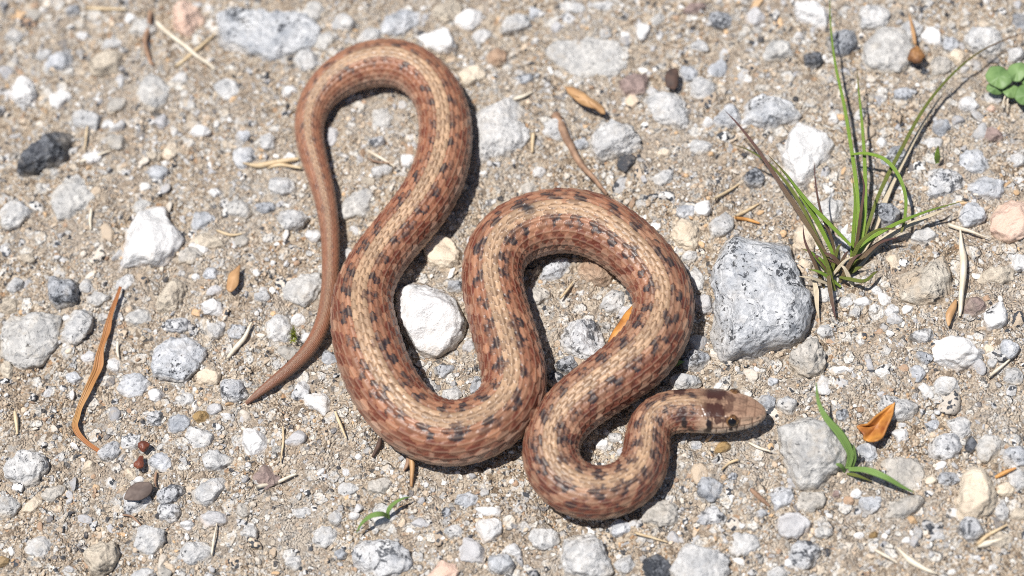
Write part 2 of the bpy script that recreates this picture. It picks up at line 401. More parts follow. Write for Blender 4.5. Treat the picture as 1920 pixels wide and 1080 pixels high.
wh = np.clip((26 - tt) / 12, 0, 1); wh = wh * wh * (3 - 2 * wh)
aa = aa * (1 - wh) + wh * np.interp(tt, ht, ha)
bb = bb * (1 - wh) + wh * np.interp(tt, ht, hb)
hroll = wh * math.radians(11)                                                  # the head is turned slightly
MT = 160
th = np.linspace(-math.pi, math.pi, MT, endpoint=False)
s2, t2 = np.meshgrid(sv, th, indexing='ij'); ns = len(sv)
A2 = aa[:, None] * np.ones(MT); B2 = bb[:, None] * np.ones(MT); T2 = tt[:, None] * np.ones(MT)
# --- scale lattice: rows round the body, index along it
tab = np.linspace(0, math.pi, 400)
wtab = np.radians(9.6 + 6.4 * np.minimum(np.degrees(tab) / 80, 1))               # rows are narrow on the back, wide on the flanks
rtab = np.concatenate([[0], np.cumsum(np.diff(tab) / (0.5 * (wtab[1:] + wtab[:-1])))])
P = 0.00045 + 0.29 * aa
U = np.concatenate([[0], np.cumsum(np.diff(sv) / (0.5 * (P[1:] + P[:-1])))])
U2 = -(U[:, None] * np.ones(MT))                                                # grows towards the tail
rowf = np.sign(t2) * np.interp(np.abs(t2), tab, rtab)
best = np.full(U2.shape, -1e9); rid = np.zeros(U2.shape, int); mid_ = np.zeros(U2.shape, int)
la = np.zeros(U2.shape); lb = np.zeros(U2.shape); edge = np.zeros(U2.shape)
LS = 1.9
hwm = 0.60 + 0.22 * np.clip((np.abs(t2) - 0.35) / 0.5, 0, 1)                        # slim keeled scales on the back, broad ones on the flanks
for dj in (-1, 0, 1):
    j = np.round(rowf).astype(int) + dj
    off = np.where(j % 2 == 0, 0.0, 0.5)
    base = np.floor(U2 - off)
    for dm in (0, -1):
        mm_ = base + dm
        b = (U2 - off - mm_) / LS                 # 0 root .. 1 free tip
        a = rowf - j
        hw = hwm * np.sqrt(np.clip(1 - np.clip((b - 0.30) / 0.70, 0, 1) ** 2.2, 0, 1)) * np.clip(0.6 + b, 0, 1)
        inside = (b >= 0) & (b <= 1) & (np.abs(a) <= hw)
        hgt = np.where(inside, b, -1e9)           # the one whose tip is nearest lies on top
        take = hgt > best
        best = np.where(take, hgt, best); rid = np.where(take, j, rid); mid_ = np.where(take, mm_, mid_).astype(int)
        la = np.where(take, a, la); lb = np.where(take, b, lb)
        e_ = np.minimum((hw - np.abs(a)), (1 - b) * LS)
        edge = np.where(take, e_, edge)
none = best < -1e8
lb = np.where(none, 0.0, lb); edge = np.where(none, 0, edge)
sideness = np.abs(t2)
dorsal = np.clip((math.radians(128) - sideness) / 0.12, 0, 1)
headw = np.clip((13.0 - T2) / 2.5, 0, 1)
scale_on = dorsal * (1 - headw)
hs = np.clip(A2 / 0.0058, 0.25, 1.0)
rel = hs * 0.00038 * (lb ** 1.3) + hs * 0.00015 * np.exp(-(la / 0.12) ** 2) * np.clip(lb * 3, 0, 1) * np.clip(edge * 5, 0, 1)
rel = np.where(none, -0.0001 * hs, rel) * scale_on
# belly plates
bp_ = (U2 % 1.0)
rel += (1 - dorsal) * (1 - headw) * hs * 0.00018 * bp_
# --- section shape
ct, st_ = np.cos(t2), np.sin(t2)
sq = 1 + 0.10 * headw
cx = np.sign(st_) * np.abs(st_) ** (1 / sq); cz = np.sign(ct) * np.abs(ct) ** (1 / (1 + 0.25 * headw))
cz = np.where(cz < -0.75, -0.75 - (-cz - 0.75) * 0.35, cz)                    # flat belly
# brow ridge over the eye, hollow in front of it
eye_t, eye_th = 6.0, math.radians(59)
def blob(t0, a0, st, sa, side=True):
    x = np.abs(t2) if side else t2
    return np.exp(-((T2 - t0) / st) ** 2 - ((x - a0) / sa) ** 2)
headshape = 0.00030 * blob(6.0, 0.72, 1.9, 0.16) + 0.00018 * blob(3.2, 0.80, 1.6, 0.16) - 0.00038 * blob(6.0, eye_th, 0.95, 0.22) - 0.00020 * blob(3.4, 1.12, 1.3, 0.16)
headshape += 0.00018 * blob(9.5, 1.45, 3, 0.35)
mouth_th = 1.83 + 0.10 * np.clip(T2 / 10, 0, 1)
mouth = np.exp(-((np.abs(t2) - mouth_th) / 0.035) ** 2) * np.clip((10.5 - T2) / 1.0, 0, 1)
headshape -= 0.00022 * mouth * np.clip(T2 / 0.6, 0, 1)
nost = np.exp(-((T2 - 1.35) / 0.22) ** 2 - ((np.abs(t2) - 1.05) / 0.13) ** 2)
headshape -= 0.00022 * nost
# seams between the head plates
seam = np.zeros_like(T2)
def line_t(t0, lo, hi, w=0.13):
    return np.exp(-((T2 - t0) / w) ** 2) * ((np.abs(t2) > lo) & (np.abs(t2) < hi))
def line_th(a0, lo, hi, w=0.042):
    return np.exp(-((np.abs(t2) - a0) / w) ** 2) * ((T2 > lo) & (T2 < hi))
for t0 in (1.0, 2.3, 3.7, 5.1, 6.9, 8.8): seam = np.maximum(seam, line_t(t0 + 0.25 * (np.abs(t2) - 1.5), 1.42, mouth_th))
for t0 in (1.5, 3.0, 4.6, 6.3, 8.2): seam = np.maximum(seam, line_t(t0, mouth_th, 2.25))
seam = np.maximum(seam, line_th(1.42, 1.0, 9.6))
seam = np.maximum(seam, line_t(2.0, 0, 0.80)); seam = np.maximum(seam, line_t(3.6, 0, 0.70)); seam = np.maximum(seam, line_t(7.4, 0, 0.85))
seam = np.maximum(seam, line_th(0.0, 0.8, 3.6)); seam = np.maximum(seam, line_th(0.0, 7.4, 12.2)); seam = np.maximum(seam, line_th(0.36, 3.6, 7.4)); seam = np.maximum(seam, line_th(0.80, 1.6, 9.0))
seam = np.maximum(seam, line_t(4.6, 0.8, 1.42)); seam = np.maximum(seam, line_t(7.6, 0.8, 1.42)); seam = np.maximum(seam, line_t(9.6, 0.8, 1.42)); seam = np.maximum(seam, line_t(2.4, 0.8, 1.42))
seam = np.maximum(seam, line_t(12.2 - 1.6 * np.abs(t2), 0, 0.95)) * np.clip((12.8 - T2) / 0.6, 0, 1)
seam *= np.clip(0.55 + 0.45 * (np.abs(t2) > 0.85), 0, 1)
headshape -= 0.00010 * seam
rr = rel + headshape * np.clip(A2 / 0.002, 0, 1)
cr, sr = np.cos(hroll)[:, None], np.sin(hroll)[:, None]
lx = cx * A2 + st_ * rr; lz = cz * B2 + ct * rr
LX = lx * cr + lz * sr * 0.0 + 0; LZ = lz
# roll: the dorsal line leans away from the side that faces the viewer
LX, LZ = lx * cr - lz * sr, lz * cr + lx * sr
pos = CC[:, None, :] + NN[:, None, :] * LX[..., None] + BB[:, None, :] * LZ[..., None]
# --- pigment
h_id = (rid * 7919 + mid_ * 104729)
rnd = ((np.sin(h_id * 12.9898) * 43758.5453) % 1.0)
rnd2 = ((np.sin(h_id * 78.233 + 1.7) * 12543.123) % 1.0)
fr = s2 / LEN                                                                   # 0 tail .. 1 head
thc = np.where(none, t2, np.sign(rid) * np.interp(np.abs(rid), rtab, tab))
nzp = wave3(pos.reshape(-1, 3), 11, 420, 14).reshape(T2.shape)
nzf = wave3(pos.reshape(-1, 3), 12, 1500, 14).reshape(T2.shape)
nzl = wave3(pos.reshape(-1, 3), 13, 60, 10).reshape(T2.shape)
def C3(r, g, b): return np.array([r, g, b])
def mixc(c, k, colr): return c * (1 - k[..., None]) + colr * k[..., None]
ab = np.abs(thc) + 0.05 * nzp
colr = np.zeros(T2.shape + (3,)) + C3(0.315, 0.150, 0.085)                        # red-brown flank
colr = mixc(colr, np.clip((ab - 0.88) / 0.45, 0, 1) * 0.85, C3(0.37, 0.25, 0.185))     # pinkish lower flank
stripe = np.clip((math.radians(17.5) - ab) / 0.10, 0, 1)
colr = mixc(colr, stripe, C3(0.39, 0.255, 0.155))
colr = mixc(colr, np.clip((fr - 0.62) / 0.3, 0, 1) * 0.8 * (1 - stripe), C3(0.36, 0.225, 0.145))   # paler towards the head
colr *= (0.70 + 0.52 * rnd)[..., None]
colr = mixc(colr, np.clip((0.22 - fr) / 0.2, 0, 1) * 0.85, C3(0.15, 0.062, 0.036))      # browner tail
# reddish wash that thickens and thins along the flank
colr = mixc(colr, np.clip(0.35 + 0.6 * nzl + 0.5 * (rnd2 - 0.5), 0, 1) * (1 - stripe) * np.clip((1.10 - ab) / 0.35, 0, 1) * 0.55 * (1 - 0.65 * np.clip((fr - 0.58) / 0.3, 0, 1)), C3(0.23, 0.078, 0.038))
# spots: dark ones along the stripe, red-brown ones in alternating rows below
off2 = np.where(rid % 2 == 0, 0.0, 0.5); uc = mid_ + off2 + 1.0
fade = np.clip(fr / 0.38, 0.15, 1)
neck = np.clip((fr - 0.58) / 0.3, 0, 1)
body = scale_on * (~none)
def spots(rk, phase, amp, su, sr, seed, Ls=2.4):
    out = np.zeros(T2.shape)
    for sg in (1, -1):
        r_ = np.random.default_rng(seed + (sg > 0)); jt = r_.uniform(-0.45, 0.45, 400); am = r_.uniform(0.6, 1.0, 400); jr = r_.uniform(-0.35, 0.35, 400)
        ph_ = phase + (0.35 if sg > 0 else 0)
        kk = np.round((uc - ph_) / Ls).astype(int)
        d = np.hypot((uc - kk * Ls - ph_ - jt[kk % 400]) / (su * (1 + 0.25 * neck)), (sg * rid - rk - jr[kk % 400]) / (sr * (1 + 0.15 * neck)))
        out = np.maximum(out, np.clip(1.45 - d, 0, 1) * am[kk % 400] * amp)
    return out
RED = C3(0.115, 0.026, 0.014); DRK = C3(0.022, 0.016, 0.020)
s1 = spots(2.3, 0.0, 1.2, 0.62, 1.15, 31) * fade
s2_ = spots(4.6, 1.2, 1.15, 0.85, 1.10, 41) * fade
s3_ = spots(6.4, 0.0, 0.75, 0.75, 0.85, 51) * fade * (1 + 0.4 * neck)
core = np.clip(1.0 - np.abs(la) * 0.5 + 0.45 * nzp + 0.2 * nzf, 0, 1)
colr = mixc(colr, np.clip((s2_ + s3_) * core * 1.7, 0, 1) * body * 0.95, RED)
colr = mixc(colr, np.clip(s1 * core * 1.3, 0, 1) * body, C3(0.085, 0.024, 0.015))
blk = np.clip((s1 * 1.35 + s2_ * (0.25 + 0.35 * neck)) * np.clip(1.15 - lb * 0.8 + 0.6 * nzp + 0.3 * nzf, 0, 1) - 0.22, 0, 1) * 2.0
colr = mixc(colr, np.clip(blk, 0, 1) * body, DRK)
# skin between the scales and pale scale rims
rim = np.exp(-(edge / 0.085) ** 2) * scale_on
flank = np.clip((np.abs(thc) - 0.45) / 0.2, 0, 1)
colr = mixc(colr, rim * 0.8 * (1 - flank), C3(0.085, 0.045, 0.028))
colr = mixc(colr, rim * 0.50 * flank, C3(0.40, 0.185, 0.105))
colr = mixc(colr, np.exp(-((edge - 0.0) / 0.04) ** 2) * scale_on * 0.7 * flank, C3(0.09, 0.035, 0.022))
colr = mixc(colr, none * scale_on * 0.85, C3(0.07, 0.035, 0.025))
colr = mixc(colr, np.exp(-(la / 0.09) ** 2) * scale_on * 0.35 * np.clip(edge * 4, 0, 1), C3(0.50, 0.35, 0.24))
colr = mixc(colr, np.exp(-((np.abs(la) - 0.20) / 0.07) ** 2) * scale_on * 0.35 * (1 - flank), C3(0.15, 0.085, 0.05))
# one healed black scar across the back of the second loop
iS = np.argmin(np.hypot(fine[:, 0] - 998, fine[:, 1] - 422)); sS = np.interp(iS, np.arange(len(S)), S) / S[-1] * LEN
scar = np.exp(-((s2 - sS) / 0.0011) ** 4 - ((t2 - 0.17 * np.sign(1) * (-1) * 1.0) / 0.30) ** 4) * np.clip(0.75 + 0.4 * nzp, 0, 1)
colr = mixc(colr, scar, C3(0.03, 0.025, 0.025))
# belly
colr = mixc(colr, (1 - dorsal) * (1 - headw), C3(0.50, 0.38, 0.30))
# --- head pigment
hd = C3(0.36, 0.245, 0.17) * np.ones(T2.shape + (3,))
hd = mixc(hd, np.clip((np.abs(t2) - 1.35) / 0.3, 0, 1), C3(0.54, 0.43, 0.335))
hd = mixc(hd, np.clip((0.85 - np.abs(t2)) / 0.3 + 0.3 * nzp, 0, 1) * 0.45, C3(0.20, 0.105, 0.065))
hd = hd * (1 + 0.16 * nzp + 0.13 * nzf)[..., None]
hd = mixc(hd, np.clip((nzf + 0.7 * nzp - 0.75) * 2, 0, 1) * np.clip((1.2 - np.abs(t2)) / 0.4, 0, 1) * 0.55, C3(0.09, 0.045, 0.03))
def patch(t0, a0, st, sa, sharp=4, side=True, nz=0.35):
    x = np.abs(t2) if side else t2
    d = np.hypot((T2 - t0) / st, (x - a0) / sa) + nz * nzp * 0.5 + 0.12 * nzf
    return np.clip((1 - d) * sharp, 0, 1)
BR = C3(0.055, 0.024, 0.018); BK = C3(0.018, 0.012, 0.012)
hd = mixc(hd, patch(9.6, 0.45, 2.9, 0.47) * (1 - 0.8 * line_th(0, 7, 13, 0.05)), BR)
hd = mixc(hd, patch(6.8, 0.30, 1.2, 0.30) * 0.7, BR)
hd = mixc(hd, patch(4.4, 0.35, 1.0, 0.35, 3) * 0.30, BR)
hd = mixc(hd, patch(8.6, 0.95, 0.9, 0.22) * 0.9, BR)
hd = mixc(hd, patch(10.2, 1.28, 0.72, 0.50), BK)                  # bar behind the eye
hd = mixc(hd, patch(10.6, 1.68, 0.6, 0.30), BK)
hd = mixc(hd, patch(6.2, 1.50, 0.55, 0.22), BK)                  # tear mark
hd = mixc(hd, patch(5.1, 1.42, 0.3, 0.2) * 0.8, BR)
hd = mixc(hd, patch(7.6, 0.95, 0.8, 0.12) * 0.8, BR)
hd = mixc(hd, patch(6.15, eye_th, 1.55, 0.37, 4) * 0.75, BR)
hd = mixc(hd, np.clip(seam * 1.3, 0, 1) * 0.9, C3(0.10, 0.055, 0.036))
hd = mixc(hd, np.clip(mouth * 1.3 + nost, 0, 1) * 0.95, C3(0.05, 0.03, 0.025))
colr = mixc(colr, headw, C3(0, 0, 0)) + hd * headw[..., None]
# nape collar
def npatch(t0, a0, st, sa): return patch(t0, a0, st, sa, 4)
colr = mixc(colr, npatch(15.2, 0.70, 1.15, 0.46) * 0.95, C3(0.05, 0.022, 0.018))
colr = mixc(colr, npatch(14.9, 1.18, 0.7, 0.40) * 0.95, BK)
colr = mixc(colr, npatch(13.7, 1.60, 0.8, 0.24) * 0.8, BK)
colr = np.clip(colr * (1 + 0.05 * nzf + 0.05 * nzl)[..., None], 0.008, 0.8)

k = NT('snake_skin')
sc_col = k.attr('pigment'); cc_ = k.coord(False)
k.b.inputs['Coat Weight'].default_value = 0.05; k.b.inputs['Coat Roughness'].default_value = 0.3
rg = k.math('SUBTRACT', k.step(k.noise(cc_, 800, 2), -0.5, 1.6), k.math('MULTIPLY', k.attr('headness', 'Fac'), 0.27))
M['snake'] = k.finish(sc_col, rg, k.noise(cc_, 2600, 3), 0.25, 0.0002, 0.42)
i2 = np.arange(ns * MT).reshape(ns, MT)
q = np.stack([i2[:-1], np.roll(i2, -1, 1)[:-1], np.roll(i2, -1, 1)[1:], i2[1:]], -1).reshape(-1, 4)
snake_me = mesh_np('snake', pos.reshape(-1, 3), q[:, ::-1], M['snake'])
add_attr(snake_me, 'pigment', colr.reshape(-1, 3)); add_float(snake_me, 'headness', headw.ravel())
snake = link('snake', snake_me, label='small brown snake with dark spotted back coiled in loops on the gravel', cat='snake')

def on_head(t, ang, out=0.0):
    i = np.argmin(np.abs(tt - t)); j = np.argmin(np.abs(th - ang))
    p = pos[i, j]; q_ = pos[i, (j + 3) % MT] - pos[i, (j - 3) % MT]
    n_ = np.cross(TT[i], q_); n_ /= np.linalg.norm(n_)
    if np.dot(n_, p - CC[i]) < 0: n_ = -n_
    return p + n_ * out, n_, TT[i]
km = NT('eye_iris'); c_ = km.coord(False)
M['iris'] = km.finish(km.mix(km.step(km.noise(c_, 1500, 4), 0.4, 0.65), (0.06, 0.028, 0.013), (0.26, 0.14, 0.055)), 0.08, spec=0.6)
kp = NT('eye_pupil'); M['pupil'] = kp.finish((0.006, 0.005, 0.005), 0.05, spec=0.6)
for sgn in (1, -1):
    p_, n_, t_ = on_head(eye_t, sgn * eye_th, -0.00030)
    v, f = ICO[3]
    eye = link('eye', mesh_np('eye', v * np.array([0.00128, 0.00128, 0.00128]), f, M['iris']), snake, loc=p_)
    # pupil: a slightly proud cap facing outwards
    fw = Vector(n_) ; qd = fw.to_track_quat('Z', 'Y').to_matrix()
    ang = np.linspace(0, 0.62, 7); az = np.linspace(0, 2 * math.pi, 24, endpoint=False)
    pv = [(0, 0, 1.0)] + [(math.sin(a) * math.cos(b), math.sin(a) * math.sin(b), math.cos(a)) for a in ang[1:] for b in az]
    pv = np.array([qd @ (Vector(p) * 0.00130) for p in pv])
    pf = [(0, 1 + i, 1 + (i + 1) % 24, 0) for i in range(24)]
    tri = np.array([(0, 1 + i, 1 + (i + 1) % 24) for i in range(24)])
    quads = [(1 + r * 24 + i, 1 + (r + 1) * 24 + i, 1 + (r + 1) * 24 + (i + 1) % 24, 1 + r * 24 + (i + 1) % 24) for r in range(5) for i in range(24)]
    tri = np.vstack([tri, [(a, b, c) for a, b, c, d in quads], [(a, c, d) for a, b, c, d in quads]])
    link('pupil', mesh_np('pupil', pv, tri, M['pupil']), eye)

CL = C[::12]; CLR = Rr[::12]
def snake_gap(x, y):
    """distance from a ground point to the snake's flank, metres"""
    d = np.hypot(np.subtract.outer(np.atleast_1d(x), CL[:, 0]), np.subtract.outer(np.atleast_1d(y), CL[:, 1])) - CLR
    return d.min(1)

# ------------------------------------------------------------------ stones
def stone_mesh(name, R, H, depth, sub, seed, mat, facets=7, rough=0.05, box=0.62):
    r = np.random.default_rng(seed)
    v, f = ICO[sub]
    ph_ = np.arctan2(v[:, 1], v[:, 0]); el = np.arcsin(np.clip(v[:, 2], -1, 1))
    Rp = np.interp(ph_ % (2 * math.pi), np.linspace(0, 2 * math.pi, len(R) + 1), np.append(R, R[0]))
    c = np.cos(el) ** box
    z = np.where(el > 0, H * np.abs(np.sin(el)) ** 0.85, -depth * np.abs(np.sin(el)) ** 0.8)
    p = np.stack([np.cos(ph_) * Rp * c, np.sin(ph_) * Rp * c, z], 1)
    size = max(R.mean(), 1e-5)
    for _ in range(facets):
        n_ = r.normal(size=3); n_[2] = abs(n_[2]) * 0.9 + 0.15; n_ /= np.linalg.norm(n_)
        d = p @ n_; h = np.percentile(d, 100) * r.uniform(0.66, 0.93)
        ex = np.clip(d - h, 0, None); p = p - np.outer(ex * 0.9, n_)
    pn = p / size
    nz = 0.6 * wave3(pn, seed + 1, 0.55, 8) + 0.4 * wave3(pn, seed + 2, 1.3, 10) + 0.28 * wave3(pn, seed + 3, 3.0, 12)
    nrm = v.copy()
    p = p + nrm * (nz * rough * size)[:, None]
    if sub >= 3:
        p += nrm * (np.abs(wave3(p, seed + 4, 500, 12)) * 0.00022 * min(1, size / 0.003))[:, None]
    me = mesh_np(name, p, f, mat)
    add_float(me, 'low', np.clip(1 - p[:, 2] / max(H * 0.55, 1e-5), 0, 1))
    return me

def poly_radius(poly, n=96):
    c = poly.mean(0); q_ = poly - c; R = np.zeros(n)
    for i in range(n):
        a = 2 * math.pi * i / n; d = np.array([math.cos(a), math.sin(a)]); best_ = 0
        for k_ in range(len(q_)):
            p1, p2 = q_[k_], q_[(k_ + 1) % len(q_)]; e = p2 - p1
            den = d[0] * e[1] - d[1] * e[0]
            if abs(den) < 1e-12: continue
            t = (p1[0] * e[1] - p1[1] * e[0]) / den; u = (p1[0] * d[1] - p1[1] * d[0]) / den
            if t > 0 and -1e-6 <= u <= 1 + 1e-6: best_ = max(best_, t)
        R[i] = best_
    for _ in range(2): R = 0.25 * np.roll(R, 1) + 0.5 * R + 0.25 * np.roll(R, -1)
    return c, R

stones = []      # (x, y, radius) of every stone laid so far
def lay_stone(name, xy, R, H, mat, seed, label, group=None, cat='stone', depth=None, sub=None, facets=7, rough=0.05, tilt=0.0, box=0.62):
    size = R.mean()
    sub = sub if sub is not None else (4 if size > 0.0032 else 3 if size > 0.0009 else 2)
    me = stone_mesh(name, R, H, depth or max(0.6 * H, 0.0008), sub, seed, mat, facets, rough, box)
    o = link(name, me, label=label, cat=cat, group=group, loc=(xy[0], xy[1], float(ground_z(np.array(xy[0]), np.array(xy[1]))) - 0.0001))
    stones.append((xy[0], xy[1], size))
    return o

def stone_poly(name, poly, hfrac, mat, seed, label, cat='stone', **kw):
    poly = np.array(poly, float)
    wmin = min(np.ptp(poly[:, 0]), np.ptp(poly[:, 1])) * PXM
    H = hfrac * wmin
    w3 = unproj(poly[:, 0], poly[:, 1], 0.45 * H)[:, :2]
    c, R = poly_radius(w3)
    return lay_stone(name, c, R * 0.98, H, M[mat], seed, label, cat=cat, **kw)

def ell_radius(a, b, ang, r, n=64, irr=0.09):
    t = np.linspace(0, 2 * math.pi, n, endpoint=False)
    R = a * b / np.sqrt((b * np.cos(t - ang)) ** 2 + (a * np.sin(t - ang)) ** 2)
    for k_ in (2, 3, 4, 5, 7): R = R * (1 + irr * r.normal() / k_ ** 0.35 * np.cos(k_ * t + r.uniform(0, 6.28)) * 0.6)
    return R

def stone_ell(px, py, w_, h_, mat, seed, hf=0.45, ang=0.0):
    """centre and image size in px -> (xy, R, H)"""
    r = np.random.default_rng(seed)
    H = hf * min(w_, h_) * PXM
    c = unproj(px, py, 0.4 * H)
    dep = max(h_ * PXM - 0.40 * H, 0.55 * h_ * PXM) / math.sin(ELEV) / 2
    return c[:2], ell_radius(w_ * PXM / 2, dep, ang, r), H

